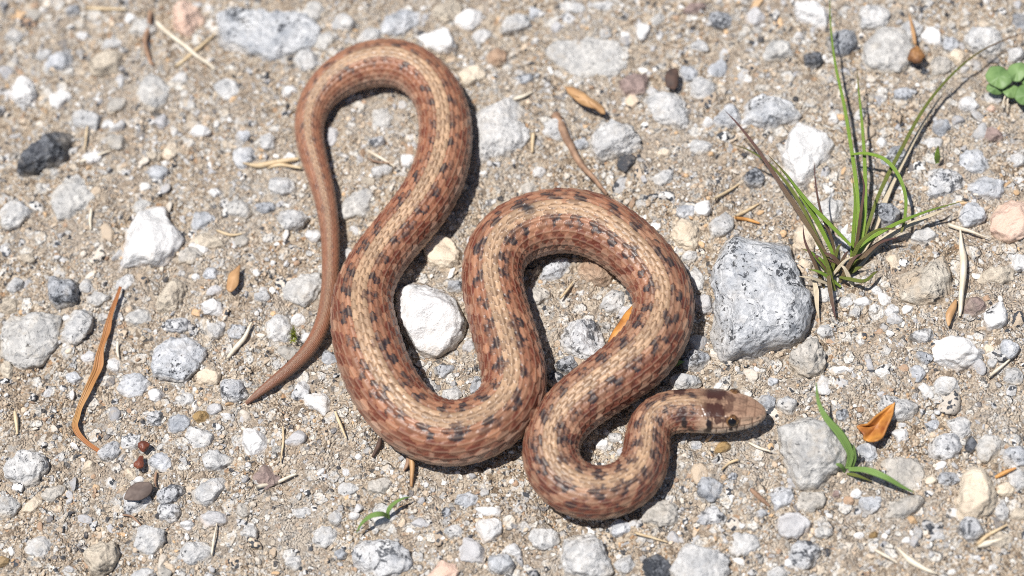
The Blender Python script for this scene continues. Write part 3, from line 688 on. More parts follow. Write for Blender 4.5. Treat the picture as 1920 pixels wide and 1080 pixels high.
T3 = lambda ox, oy, pts_: [(ox + x / 3, oy + y / 3) for x, y in pts_]
NAMED = [
 ('quartz_stone', T3(0, 360, [(880, 15), (920, 60), (940, 130), (1000, 190), (1040, 250), (1000, 310), (890, 400), (800, 390), (720, 400), (630, 425), (640, 340), (690, 260), (700, 200), (780, 110), (810, 50)]), 0.28, 'quartz', 'bright white pointed quartz stone lying clear of the snake'),
 ('quartz_stone', T3(480, 360, [(765, 490), (800, 455), (850, 450), (960, 480), (1040, 525), (1120, 560), (1160, 610), (1175, 680), (1160, 760), (1100, 830), (1010, 905), (960, 890), (900, 870), (830, 790), (785, 690), (775, 600)]), 0.42, 'quartz_fleck', 'white quartz stone wedged between two loops of the snake'),
 ('quartz_stone', T3(1440, 0, [(190, 640), (290, 660), (380, 770), (370, 830), (240, 990), (130, 1000), (30, 950), (60, 850), (110, 740)]), 0.55, 'quartz', 'blocky translucent white quartz stone behind the grass tuft'),
 ('quartz_stone', T3(1440, 360, [(865, 890), (960, 800), (1030, 755), (1080, 745), (1130, 790), (1160, 840), (1220, 920), (1210, 970), (1120, 970), (1060, 1000), (1000, 990), (930, 950)]), 0.45, 'quartz', 'low triangular white quartz stone below the dry grass husk'),
 ('granite_boulder', [(1328, 493), (1337, 447), (1360, 435), (1440, 432), (1460, 433), (1477, 457), (1492, 483), (1507, 527), (1527, 560), (1532, 593), (1523, 618), (1480, 637), (1440, 643), (1400, 657), (1350, 683), (1341, 660), (1330, 637), (1325, 600), (1334, 560), (1333, 527)], 0.34, 'boulder', 'largest speckled grey granite rock between the snake and the grass tuft'),
 ('granite_stone', T3(1440, 720, [(270, 100), (330, 110), (370, 180), (440, 260), (460, 370), (430, 450), (300, 560), (170, 585), (120, 480), (100, 400), (30, 350), (60, 260), (150, 180), (190, 130)]), 0.38, 'granite_flat', 'big dusty beige granite stone beside the fresh green grass seedling'),
 ('feldspar_stone', T3(1440, 720, [(1170, 425), (1220, 440), (1260, 520), (1300, 640), (1270, 720), (1220, 770), (1100, 760), (1040, 700), (1025, 660), (1080, 590), (1090, 490)]), 0.5, 'cream', 'smooth cream pear-shaped stone'),
 ('feldspar_stone', T3(0, 720, [(520, 850), (600, 850), (680, 900), (685, 950), (600, 1030), (560, 1070), (480, 1020), (440, 960)]), 0.55, 'cream_fleck', 'cream block-like stone standing proud of bare sand'),
 ('flat_granite_stone', [(884, 192), (905, 184), (940, 180), (975, 188), (995, 212), (992, 255), (965, 285), (925, 300), (893, 314), (880, 290), (870, 240)], 0.22, 'granite', 'flat speckled granite slab against the outside of the top loop'),
 ('granite_stone', T3(960, 0, [(440, 740), (560, 655), (640, 670), (740, 760), (735, 800), (650, 860), (560, 890), (470, 895), (410, 820)]), 0.5, 'granite', 'angular pale granite chunk near the dry twig'),
 ('granite_stone', T3(960, 0, [(760, 520), (850, 505), (950, 510), (1010, 560), (1040, 630), (1010, 690), (900, 715), (820, 690), (760, 610)]), 0.45, 'granite', 'rounded pale granite stone beside the brown bark flake'),
 ('granite_stone', [(1373, 205), (1400, 178), (1440, 165), (1475, 175), (1497, 200), (1490, 225), (1450, 238), (1400, 240)], 0.45, 'boulder', 'black and white speckled granite stone touching the blocky quartz'),
 ('biotite_rock', [(25, 320), (45, 285), (75, 265), (105, 232), (142, 240), (130, 280), (100, 305), (72, 326), (40, 330)], 0.45, 'biotite', 'crumbly black mica rock on the sand'),
 ('granite_stone', T3(0, 360, [(270, 450), (350, 435), (420, 470), (445, 560), (440, 640), (380, 655), (310, 640), (260, 560)]), 0.6, 'granite_dark', 'round dark grey granite stone casting a crisp shadow'),
 ('cream_stone', T3(0, 360, [(880, 480), (960, 435), (1030, 480), (1060, 570), (1030, 650), (960, 700), (880, 680), (850, 610)]), 0.35, 'cream_fleck', 'beige oval stone sunk in sand near the pointed quartz'),
 ('layered_stone', T3(1440, 360, [(725, 450), (790, 390), (900, 355), (1000, 350), (1030, 450), (1030, 550), (960, 615), (840, 610), (740, 590), (715, 540)]), 0.4, 'layered', 'cream stone with dark markings beside the dry grass husk'),
 ('feldspar_stone', [(1887, 353), (1925, 345), (1945, 380), (1940, 425), (1905, 440), (1870, 449), (1857, 420), (1867, 385)], 0.4, 'pink', 'smooth salmon pink stone'),
 ('red_brown_stone', T3(960, 360, [(345, 380), (400, 350), (480, 370), (560, 430), (595, 490), (540, 520), (440, 480), (360, 440)]), 0.5, 'redbrown', 'reddish brown flecked stone tucked inside the second loop'),
 ('granite_stone', T3(960, 360, [(270, 740), (330, 680), (450, 700), (520, 760), (540, 850), (490, 920), (400, 940), (330, 900), (270, 850)]), 0.35, 'mottled', 'black-flecked white granite stone enclosed by the second loop'),
 ('granite_stone', T3(480, 720, [(540, 880), (640, 850), (760, 850), (860, 920), (890, 1010), (820, 1060), (700, 1075), (580, 1060), (530, 980)]), 0.4, 'mottled', 'boldly black and white mottled granite stone beside the small curled seedling'),
 ('cream_stone', T3(480, 360, [(900, 400), (930, 300), (1020, 230), (1110, 260), (1165, 330), (1150, 400), (1070, 440), (980, 430)]), 0.35, 'cream', 'pale beige stone squeezed under the body above the wedged quartz'),
 ('cream_stone', T3(960, 360, [(875, 190), (930, 145), (1060, 150), (1105, 210), (1080, 260), (1020, 310), (910, 290), (870, 240)]), 0.45, 'cream', 'blocky cream stone beside the outer edge of the second loop'),
 ('granite_stone', T3(1440, 360, [(160, 830), (220, 800), (280, 820), (310, 920), (310, 1010), (260, 1045), (160, 1030), (110, 960)]), 0.5, 'granite_sandy', 'egg-shaped grey stone at the foot of the big speckled rock'),
 ('flat_granite_stone', [(1015, 95), (1040, 70), (1090, 62), (1150, 66), (1190, 90), (1205, 115), (1160, 135), (1090, 138), (1040, 130)], 0.15, 'granite_flat', 'wide flat half-buried granite slab by the curled wood chip'),
 ('flat_granite_stone', [(375, 85), (390, 40), (430, 12), (500, 5), (570, 15), (605, 50), (585, 85), (520, 108), (440, 112)], 0.2, 'boulder', 'broad blue-grey granite slab beyond the top loop'),
 ('feldspar_stone', [(312, 20), (330, -5), (365, -8), (380, 25), (372, 55), (350, 68), (325, 55)], 0.45, 'pink', 'pale pink stone next to the long straw'),
 ('feldspar_stone', [(848, 128), (870, 118), (900, 122), (915, 140), (900, 155), (870, 156)], 0.45, 'cream', 'small cream stone touching the outside of the top loop'),
 ('flat_granite_stone', [(1620, 75), (1650, 45), (1695, 45), (1712, 80), (1705, 125), (1670, 140), (1620, 135), (1600, 105)], 0.18, 'granite_flat', 'flat pale granite slab beside the brown seed'),
 ('flat_granite_stone', [(0, 610), (30, 575), (80, 568), (112, 590), (110, 640), (80, 680), (35, 690), (-5, 670)], 0.2, 'granite_flat', 'broad pale granite slab beside the round dark stone'),
 ('granite_stone', [(112, 615), (135, 580), (172, 576), (172, 605), (150, 635), (125, 650), (110, 640)], 0.3, 'granite', 'leaf-shaped pale granite flake overlapping the broad slab'),
 ('flat_granite_stone', [(275, 690), (285, 655), (320, 632), (365, 630), (390, 650), (375, 690), (340, 718), (300, 722)], 0.2, 'granite_blue', 'pale blue-grey granite slab by the orange dry leaf strip'),
 ('granite_stone', [(0, 885), (20, 850), (55, 834), (80, 848), (90, 872), (70, 895), (35, 912), (5, 905)], 0.35, 'granite', 'bright pale granite stone alone on bare sand'),
 ('flat_granite_stone', [(85, 385), (95, 350), (140, 325), (185, 325), (190, 355), (160, 385), (130, 412), (100, 415)], 0.18, 'granite_flat', 'dusty grey granite slab near the black mica rock'),
 ('granite_stone', T3(480, 720, [(260, 60), (320, 20), (390, 30), (440, 60), (420, 110), (375, 165), (330, 120), (265, 95)]), 0.35, 'quartz', 'white pebble with a pointed end near the tail'),
 ('quartz_stone', [(445, 800), (462, 795), (490, 805), (506, 818), (500, 835), (478, 848), (448, 846), (443, 825)], 0.45, 'quartz', 'bright white quartz pebble below the tail tip'),
 ('quartz_stone', [(895, 975), (930, 970), (943, 985), (938, 1012), (905, 1018), (890, 1000)], 0.35, 'quartz', 'chalk white square pebble in front of the lowest loop'),
 ('granite_stone', [(1055, 1010), (1080, 990), (1130, 995), (1155, 1025), (1150, 1070), (1110, 1090), (1065, 1080), (1050, 1045)], 0.35, 'granite', 'large round pale granite stone in front of the lowest loop'),
 ('flat_granite_stone', [(1245, 1060), (1280, 1020), (1330, 1005), (1365, 1030), (1372, 1070), (1340, 1095), (1280, 1095)], 0.25, 'granite', 'broad low pale granite stone in front of the head'),
 ('flat_granite_stone', [(1200, 945), (1235, 930), (1270, 945), (1272, 975), (1235, 995), (1205, 985)], 0.2, 'granite_sandy', 'sandy grey stone half under the last bend before the head'),
 ('quartz_stone', [(775, 65), (810, 45), (850, 55), (862, 80), (848, 105), (800, 85)], 0.4, 'quartz', 'clean white stone behind the crest of the top loop'),
 ('granite_stone', [(1720, 325), (1745, 305), (1790, 302), (1822, 320), (1820, 345), (1780, 358), (1740, 360)], 0.4, 'mottled', 'black-flecked white granite stone by the short green shoot'),
 ('quartz_stone', [(1845, 590), (1855, 565), (1875, 558), (1890, 580), (1888, 608), (1870, 625), (1848, 612)], 0.5, 'quartz_fleck', 'upright white quartz pebble beside the mauve rock'),
 ('quartz_stone', [(1490, -10), (1530, -12), (1553, 10), (1548, 45), (1535, 55), (1505, 38), (1488, 20)], 0.4, 'quartz', 'bright white quartz stone beside the tall grass blade'),
 ('flat_granite_stone', [(1650, 860), (1680, 845), (1725, 850), (1742, 880), (1725, 912), (1690, 915), (1660, 895)], 0.18, 'granite_sandy', 'low dusty granite stone under the drooping seedling blade'),
]
for i, (nm, poly, hf, mt, lab) in enumerate(NAMED):
    stone_poly(nm, poly, hf, mt, 100 + i * 13, lab, box=0.5 if hf < 0.3 else 0.62, facets=3 if nm == 'granite_boulder' else 4 if hf < 0.3 else 9, rough={'granite_boulder': 0.085, 'biotite_rock': 0.17, 'quartz_stone': 0.06, 'granite_stone': 0.10}.get(nm, 0.08))
NAMED_XY = list(stones)

# px, py, width, height, kind
g, b, fl, sa, dk, bk, mo, q_, qg, cr_, cf, pk, mv, oc, rb, bw = ('granite', 'granite_blue', 'granite_flat', 'granite_sandy', 'granite_dark', 'biotite', 'mottled', 'quartz', 'quartz_grey', 'cream', 'cream_fleck', 'pink', 'mauve', 'ochre', 'redbrown', 'brown')
SMALL = [
 (112, 107, 70, 45, b), (37, 163, 72, 66, q_), (215, 193, 48, 34, sa), (220, 263, 43, 37, sa), (200, 115, 85, 50, cf), (287, 167, 80, 76, fl), (373, 240, 40, 32, q_), (303, 222, 36, 30, qg), (203, 230, 30, 20, q_), (293, 317, 40, 36, b),
 (245, 30, 32, 24, q_), (133, 12, 32, 30, dk), (207, 80, 50, 24, g), (400, 353, 26, 24, q_), (282, 287, 40, 24, cf), (640, 40, 50, 45, g), (745, 35, 110, 60, b), (543, 170, 36, 26, q_), (575, 112, 70, 50, g), (622, 252, 22, 46, qg),
 (762, 297, 28, 38, q_), (717, 222, 50, 56, fl), (708, 265, 40, 28, mo), (500, 262, 36, 36, g), (530, 345, 65, 40, g), (713, 318, 50, 30, g), (690, 335, 30, 20, cf), (1203, 52, 30, 42, q_), (1070, 8, 70, 26, g), (1133, 8, 50, 25, g),
 (1043, 47, 28, 24, qg), (1300, 10, 48, 32, mv), (1350, 27, 50, 46, dk), (1417, 22, 40, 40, qg), (1317, 160, 56, 50, g), (1327, 228, 22, 26, q_), (1412, 328, 46, 40, dk), (1010, 317, 26, 26, q_), (1577, 75, 62, 62, dk), (1523, 105, 40, 42, bk),
 (1637, 28, 70, 64, g), (1750, 60, 40, 52, q_), (1795, 98, 32, 40, cr_), (1783, 73, 36, 34, b), (1853, 70, 85, 78, g), (1913, 37, 30, 50, dk), (1903, 97, 40, 34, g), (1763, 115, 56, 46, sa), (1733, 128, 20, 18, bk), (1697, 170, 50, 34, b),
 (1817, 183, 40, 40, q_), (1863, 247, 44, 32, mv), (1563, 217, 24, 24, q_), (1653, 263, 22, 26, q_), (1750, 263, 45, 24, g), (1863, 197, 24, 16, pk), (1910, 290, 30, 28, g), (27, 397, 58, 70, g), (353, 475, 55, 36, sa), (50, 483, 30, 28, cf),
 (163, 535, 30, 34, g), (180, 557, 48, 36, fl), (27, 533, 40, 36, g), (15, 567, 34, 40, cf), (260, 590, 58, 50, fl), (330, 607, 55, 36, mo), (395, 572, 55, 38, q_), (403, 613, 40, 36, g), (443, 615, 36, 42, b), (365, 515, 16, 18, q_),
 (392, 508, 30, 30, b), (400, 540, 34, 20, qg), (248, 715, 60, 50, b), (211, 677, 26, 40, q_), (135, 702, 34, 30, b), (162, 665, 36, 24, qg), (390, 703, 50, 34, cr_), (437, 728, 60, 46, mo), (128, 656, 20, 12, cr_), (12, 690, 28, 38, cf),
 (672, 372, 84, 66, fl), (543, 402, 65, 50, g), (495, 380, 50, 24, dk), (585, 433, 30, 28, q_), (652, 470, 26, 24, g), (568, 530, 88, 74, fl), (557, 590, 30, 28, q_), (573, 623, 26, 30, q_), (850, 530, 36, 36, dk), (880, 645, 24, 36, qg),
 (833, 690, 40, 30, dk), (893, 722, 30, 40, dk), (845, 738, 44, 36, g), (517, 452, 16, 10, q_), (1040, 500, 66, 46, b), (1150, 560, 54, 50, g), (1172, 580, 30, 28, qg), (1063, 682, 48, 40, dk), (1320, 388, 36, 34, q_), (1350, 415, 56, 50, g),
 (1320, 567, 38, 40, qg), (1304, 520, 30, 56, g), (1292, 478, 32, 26, g), (1302, 672, 60, 44, dk), (1285, 712, 56, 40, g), (1510, 493, 26, 28, cr_), (1553, 392, 66, 50, g), (1655, 400, 60, 56, dk), (1818, 398, 62, 50, b), (1733, 437, 50, 36, g),
 (1873, 510, 78, 38, cf), (1912, 483, 36, 40, q_), (1660, 557, 26, 32, q_), (1672, 582, 30, 28, q_), (1700, 578, 28, 18, q_), (1640, 573, 26, 22, g), (1587, 560, 28, 28, g), (1617, 562, 34, 20, q_), (1645, 540, 24, 20, g), (1830, 573, 55, 42, mv),
 (1730, 627, 46, 38, mo), (1857, 650, 22, 22, cr_), (1862, 673, 24, 20, g), (1890, 647, 40, 46, b), (1550, 617, 40, 28, g), (1583, 690, 50, 16, q_), (1720, 697, 40, 34, b), (1900, 700, 40, 38, g), (205, 840, 45, 40, mo), (163, 870, 28, 30, cr_),
 (242, 880, 25, 30, cr_), (257, 895, 20, 20, q_), (320, 922, 60, 36, mo), (315, 957, 46, 38, mo), (395, 917, 78, 50, g), (398, 967, 60, 32, qg), (350, 977, 26, 26, q_), (372, 815, 60, 52, g), (405, 858, 58, 46, g), (330, 790, 50, 38, b),
 (290, 778, 36, 34, mo), (290, 735, 30, 30, q_), (345, 745, 36, 30, g), (377, 777, 34, 30, oc), (400, 763, 36, 26, qg), (5, 1050, 24, 26, oc), (267, 1074, 60, 26, g), (453, 955, 30, 28, sa), (553, 820, 44, 36, qg), (673, 855, 16, 16, q_),
 (600, 883, 22, 14, q_), (563, 953, 40, 24, g), (630, 967, 30, 30, g), (660, 965, 26, 16, q_), (787, 980, 46, 20, qg), (920, 960, 54, 20, q_), (965, 1030, 32, 28, q_), (850, 1000, 36, 30, g), (937, 1055, 50, 46, b), (547, 1047, 40, 30, g),
 (637, 1033, 24, 22, dk), (837, 960, 22, 22, dk), (1165, 985, 52, 32, b), (1393, 1015, 62, 44, g), (1175, 1050, 45, 40, g), (1020, 1003, 55, 46, g), (1130, 828, 28, 26, q_), (1153, 818, 28, 22, g), (1137, 806, 20, 14, qg), (1355, 835, 38, 22, oc),
 (1303, 830, 26, 22, b), (1373, 893, 20, 18, dk), (1393, 985, 18, 12, q_), (1427, 963, 22, 18, dk), (1347, 720, 22, 16, q_), (1580, 777, 28, 26, dk), (1685, 757, 72, 56, g), (1775, 830, 68, 50, mo), (1800, 793, 55, 48, g), (1820, 830, 24, 32, bk),
 (1750, 792, 30, 26, b), (1855, 835, 50, 56, fl), (1905, 850, 45, 46, b), (1745, 895, 24, 22, cr_), (1780, 890, 44, 30, dk), (1765, 867, 30, 14, q_), (1885, 912, 34, 28, cr_), (1820, 990, 46, 46, mo), (1880, 950, 30, 42, g), (1912, 893, 36, 56, g),
 (1465, 933, 50, 46, b), (1520, 937, 58, 42, sa), (1568, 923, 20, 18, mv), (1607, 925, 22, 20, q_), (1690, 950, 88, 44, sa), (1480, 1053, 18, 22, q_), (1458, 1070, 44, 24, g), (1638, 998, 18, 18, oc), (1610, 1000, 22, 16, q_), (1762, 1003, 20, 18, g),
 (1700, 1013, 18, 14, q_), (1447, 712, 24, 22, b), (60, 20, 44, 30, sa), (20, 60, 40, 36, g), (150, 60, 30, 24, q_), (690, 65, 60, 36, g), (960, 40, 60, 44, g), (1000, 20, 34, 30, b), (900, 60, 46, 40, g), (930, 100, 44, 40, rb),
]
LAND = [(1390, 771, "the snake's head"), (500, 725, "the tail tip"), (720, 118, "the top loop"), (1070, 415, "the second loop"), (845, 815, "the lowest bend"), (1110, 930, "the last coil"),
        (835, 300, "the thick mid body"), (620, 440, "the straight tail"),
        (1580, 500, "the grass tuft"), (1645, 795, "the amber leaf"), (1585, 880, "the green seedling"), (190, 690, "the orange leaf strip"), (280, 430, "the pointed white quartz"), (1425, 560, "the largest granite rock"),
        (1835, 640, "the triangular quartz"), (1835, 930, "the pear-shaped cream stone"), (190, 1038, "the block-like cream stone"), (85, 285, "the black mica rock"), (345, 85, "the long straw"), (1895, 150, "the green leaf rosette"),
        (1718, 95, "the brown seed"), (715, 1040, "the mottled granite stone"), (1805, 500, "the dry grass husk"), (1090, 190, "the curled wood chip"), (1890, 400, "the salmon pink stone"), (43, 880, "the lone bright stone"), (1733, 520, "the dark-marked cream stone"),
        (800, 580, "the wedged quartz"), (55, 630, "the broad pale slab"), (1505, 275, "the blocky quartz"), (260, 920, "the dark leaf flake"), (1105, 1040, "the round granite stone")]
WORDS = {g: 'pale speckled granite', b: 'blue-grey granite', fl: 'dusty grey granite', sa: 'sandy grey', dk: 'dark grey granite', bk: 'black mica', mo: 'black-mottled white', q_: 'white quartz', qg: 'grey glassy quartz',
         cr_: 'cream', cf: 'beige flecked', pk: 'pink', mv: 'mauve', oc: 'ochre', rb: 'reddish brown', bw: 'brown'}
used_labels = set()
def pebble_label(px, py, wpx, hpx, kind):
    s_ = max(wpx, hpx)
    size = 'tiny' if s_ < 26 else 'small' if s_ < 42 else 'medium' if s_ < 62 else 'large'
    shape = ' long' if s_ > 1.75 * min(wpx, hpx) else ''
    d = sorted((math.hypot(px - x, py - y), t) for x, y, t in LAND)
    for a, b in ((0, 1), (0, 2), (1, 2), (0, 3), (1, 3)):
        lab = f"{size}{shape} {WORDS[kind]} pebble by {d[a][1]}, towards {d[b][1]}"
        if lab not in used_labels: break
    used_labels.add(lab)
    return lab
rs = np.random.default_rng(21)
n_peb = 0
for i, (px, py, w_, h_, kd) in enumerate(SMALL):
    hf = {fl: 0.22, sa: 0.32, b: 0.36, g: 0.40}.get(kd, 0.48) * rs.uniform(0.85, 1.15)
    xy, R, H = stone_ell(px, py, w_, h_, kd, 3000 + i, hf, rs.uniform(-0.35, 0.35))
    lab = pebble_label(px, py, w_, h_, kd)
    lay_stone('pebble', xy, R, H, M[kd], 3000 + i * 7, lab, 'pebbles: ' + WORDS[kd], 'pebble', facets=8, rough=0.085, box=0.5 if hf < 0.3 else 0.62)
    n_peb += 1

def to_px(p):
    d = np.asarray(p) - CP; z_ = d @ f_; k_ = 36.0 / LENS / 1920
    return 960 + (d @ CR) / z_ / k_, 540 - (d @ CU) / z_ / k_

# more loose pebbles in the gaps, down to the limit for single objects; the rest are fine gravel
kinds = [g, b, fl, sa, dk, bk, mo, q_, qg, cr_, cf, pk, mv, oc]
kp_ = np.array([.24, .16, .12, .12, .09, .02, .08, .04, .04, .03, .05, .01, .02, .01]); kp_ /= kp_.sum()
tries = 0
while n_peb < 300 and tries < 9000:
    tries += 1
    px, py = rs.uniform(5, 1915), rs.uniform(5, 1075)
    s_ = rs.uniform(30, 66) if tries < 5000 else rs.uniform(20, 34)
    p = unproj(px, py, 0.0)
    if snake_gap(p[0], p[1])[0] < s_ * PXM * 0.4: continue
    ar = np.array(stones)
    if (np.hypot(ar[:, 0] - p[0], ar[:, 1] - p[1]) - ar[:, 2] < s_ * PXM * 0.42).any(): continue
    kd = kinds[rs.choice(len(kinds), p=kp_)]; w_, h_ = s_ * rs.uniform(0.9, 1.25), s_ * rs.uniform(0.7, 1.0)
    xy, R, H = stone_ell(px, py, w_, h_, kd, 9000 + tries, 0.30 if s_ > 34 else 0.45, rs.uniform(-0.6, 0.6))
    lay_stone('pebble', xy, R, H, M[kd], 9000 + tries * 3, pebble_label(px, py, w_, h_, kd), 'pebbles: ' + WORDS[kd], 'pebble', facets=8, rough=0.085)
    n_peb += 1

# ------------------------------------------------------------------ fine gravel and sand grains (nobody could count them)
PAL = np.array([(0.50, 0.395, 0.29), (0.62, 0.505, 0.38), (0.66, 0.60, 0.52), (0.74, 0.73, 0.71), (0.55, 0.55, 0.55), (0.42, 0.42, 0.43), (0.05, 0.052, 0.06), (0.62, 0.42, 0.24), (0.40, 0.27, 0.18), (0.78, 0.77, 0.74)])
PW = np.array([.24, .20, .14, .10, .09, .06, .065, .035, .05, .02]); PW /= PW.sum()
KEEP = []
def thin_near(x, y):
    t_ = CL[CLR < 0.0026]
    return np.concatenate([np.hypot(np.subtract.outer(x[i:i + 4000], t_[:, 0]), np.subtract.outer(y[i:i + 4000], t_[:, 1])).min(1) for i in range(0, len(x), 4000)]) < 0.0045
def scatter(name, n, rmin, rmax, power, sub, seed, label, sink, jitter, pal_w=PW, clear=0.6, fleck=0.0, cuts=0):
    r = np.random.default_rng(seed)
    x = r.uniform(-0.126, 0.126, n); y = r.uniform(-0.084, 0.102, n)
    s_ = rmin * (1 - r.uniform(0, 1, n) * (1 - (rmin / rmax) ** power)) ** (-1 / power)
    dens = 0.5 + 0.5 * vnoise2(x, y, seed + 5, 0.012) + 0.35 * vnoise2(x, y, seed + 6, 0.004)
    keep = r.uniform(0, 1, n) < np.clip(0.25 + dens, 0.2, 1)
    gap = np.concatenate([snake_gap(x[i:i + 4000], y[i:i + 4000]) for i in range(0, n, 4000)])
    keep &= (gap > -0.0022 + s_ * 0.5) & ((gap > s_ * 0.6) | ~thin_near(x, y))
    kk = np.array(KEEP)
    bigm = np.where(s_ > 0.0004)[0]
    for i0 in range(0, len(bigm), 3000):
        j = bigm[i0:i0 + 3000]
        keep[j] &= (np.hypot(np.subtract.outer(x[j], kk[:, 0]), np.subtract.outer(y[j], kk[:, 1])) - kk[:, 2]).min(1) > s_[j] * 0.8
    ar = np.array(stones)
    for (sx, sy, sz) in ar:
        m_ = (np.abs(x - sx) < sz) & (np.abs(y - sy) < sz)
        if m_.any():
            dd = np.hypot(x[m_] - sx, y[m_] - sy); keep[m_] &= dd > sz * clear
    x, y, s_ = x[keep], y[keep], s_[keep]; n = len(x)
    v, f = ICO[sub]; nv = len(v)
    sh = 1 + jitter * r.normal(size=(n, nv))
    st3 = r.uniform(0.45, 1.2, (n, 3)); st3[:, 2] *= 0.8
    qn = r.normal(size=(n, 4)); qn /= np.linalg.norm(qn, axis=1)[:, None]
    a_, b_, c_, d_ = qn.T
    Rm = np.stack([1 - 2 * (c_ * c_ + d_ * d_), 2 * (b_ * c_ - a_ * d_), 2 * (b_ * d_ + a_ * c_), 2 * (b_ * c_ + a_ * d_), 1 - 2 * (b_ * b_ + d_ * d_), 2 * (c_ * d_ - a_ * b_), 2 * (b_ * d_ - a_ * c_), 2 * (c_ * d_ + a_ * b_), 1 - 2 * (b_ * b_ + c_ * c_)], -1).reshape(n, 3, 3)
    V = np.repeat(v[None], n, 0)
    if cuts:
        for _ in range(cuts):
            nn_ = r.normal(size=(n, 3)); nn_ /= np.linalg.norm(nn_, axis=1)[:, None]
            ex = np.clip(np.einsum('nvj,nj->nv', V, nn_) - r.uniform(0.45, 0.85, (n, 1)), 0, None)
            V = V - ex[..., None] * nn_[:, None, :]
    V = V * sh[..., None] * st3[:, None, :]
    V = np.einsum('nij,nvj->nvi', Rm, V) * s_[:, None, None]
    V[..., 2] *= 0.8
    z = ground_z(x, y) + s_ * sink
    V += np.stack([x, y, z], -1)[:, None, :]
    FF = (f[None] + (np.arange(n) * nv)[:, None, None]).reshape(-1, 3)
    me = mesh_np(name, V.reshape(-1, 3), FF, M['grain'], smooth=(sub > 1))
    c = PAL[r.choice(len(PAL), n, p=pal_w)] * r.uniform(0.8, 1.12, (n, 1))
    add_attr(me, 'tint', np.repeat(np.clip(c, 0, 0.85), nv, 0))
    add_float(me, 'fleck', np.repeat((r.uniform(0, 1, n) < fleck) * 1.0, nv))
    return link(name, me, label=label, cat='gravel' if 'gravel' in name else 'sand', kind='stuff')
PW3 = np.array([.08, .10, .15, .17, .20, .13, .04, .02, .05, .06]); PW3 /= PW3.sum()
PW2 = np.array([.13, .13, .14, .19, .14, .09, .05, .04, .05, .06]); PW2 /= PW2.sum()

# ------------------------------------------------------------------ plants and litter
def path3(pts_px, zs, n=14):
    """pixels with heights (mm) -> smooth path in the scene"""
    p = np.array([unproj(x, y, z / 1000) for (x, y), z in zip(pts_px, zs)])
    return cr_interp(p, max(2, n))

def ribbon(name, path, width, thick, mat, parent=None, fold=0.25, taper=(0.6, 1.0, 0.02), twist=0.0, side=None, crumple=0.0, **kw):
    """a blade with real thickness: 5 points across the top, 5 below"""
    n = len(path); t = np.linspace(0, 1, n)
    tan = np.gradient(path, axis=0); tan /= np.linalg.norm(tan, axis=1)[:, None] + 1e-12
    sd_ = np.cross(tan, np.array([0.05, -0.25, 1.0]) if side is None else np.array(side)); sd_ /= np.linalg.norm(sd_, axis=1)[:, None] + 1e-9
    nm_ = np.cross(sd_, tan)
    if twist:
        a = twist * t; sd_, nm_ = sd_ * np.cos(a)[:, None] + nm_ * np.sin(a)[:, None], nm_ * np.cos(a)[:, None] - sd_ * np.sin(a)[:, None]
    w0, w1, w2 = taper
    wd = np.where(t < 0.35, w0 + (w1 - w0) * (t / 0.35), w2 + (w1 - w2) * np.clip((1 - t) / 0.65, 0, 1) ** 0.75) * width / 2
    ac = np.array([-1, -0.5, 0, 0.5, 1])
    top = path[:, None] + sd_[:, None] * (wd[:, None] * ac)[..., None] + nm_[:, None] * ((np.abs(ac) * fold)[None] * wd[:, None] + thick / 2 * (1 - 0.7 * ac ** 2))[..., None]
    bot = path[:, None] + sd_[:, None] * (wd[:, None] * ac)[..., None] + nm_[:, None] * ((np.abs(ac) * fold)[None] * wd[:, None] - thick / 2 * (1 - 0.7 * ac ** 2))[..., None]
    ring = np.concatenate([top, bot[:, ::-1]], 1); m_ = 10
    V = ring.reshape(-1, 3); I = np.arange(n * m_).reshape(n, m_)
    Q = np.stack([I[:-1], np.roll(I, -1, 1)[:-1], np.roll(I, -1, 1)[1:], I[1:]], -1).reshape(-1, 4)
    caps = []
    for row_ in (I[0], I[-1][::-1]): caps += [(row_[i], row_[i + 1], row_[8 - i], row_[9 - i]) for i in range(4)]
    if crumple: V = V + np.stack([wave3(V, 70 + i, 160, 10) for i in range(3)], 1) * crumple
    me = mesh_np(name, V, np.vstack([Q, caps]), mat)
    add_float(me, 'along', np.repeat(t, m_)); add_float(me, 'across', np.tile(np.concatenate([ac, ac[::-1]]) * 0.5 + 0.5, n))
    KEEP.extend([(p[0] + (parent.location[0] if parent else 0), p[1] + (parent.location[1] if parent else 0), width / 2) for p in cr_interp(path, 2) if p[2] < 0.003])
    return link(name, me, parent, **kw)

def gz(px, py): 
    p = unproj(px, py, 0.0); return float(ground_z(p[0], p[1]))

def empty_at(name, px, py, label, cat, group=None):
    o = link(name, None, label=label, cat=cat, group=group); return o

def blades(parent, defs):
    for pts_, zs, wpx, mt, *rest in defs:
        ribbon('blade', path3(pts_, zs, 7), wpx * PXM, 0.00022, M[mt], parent, fold=0.35, **(rest[0] if rest else {}))

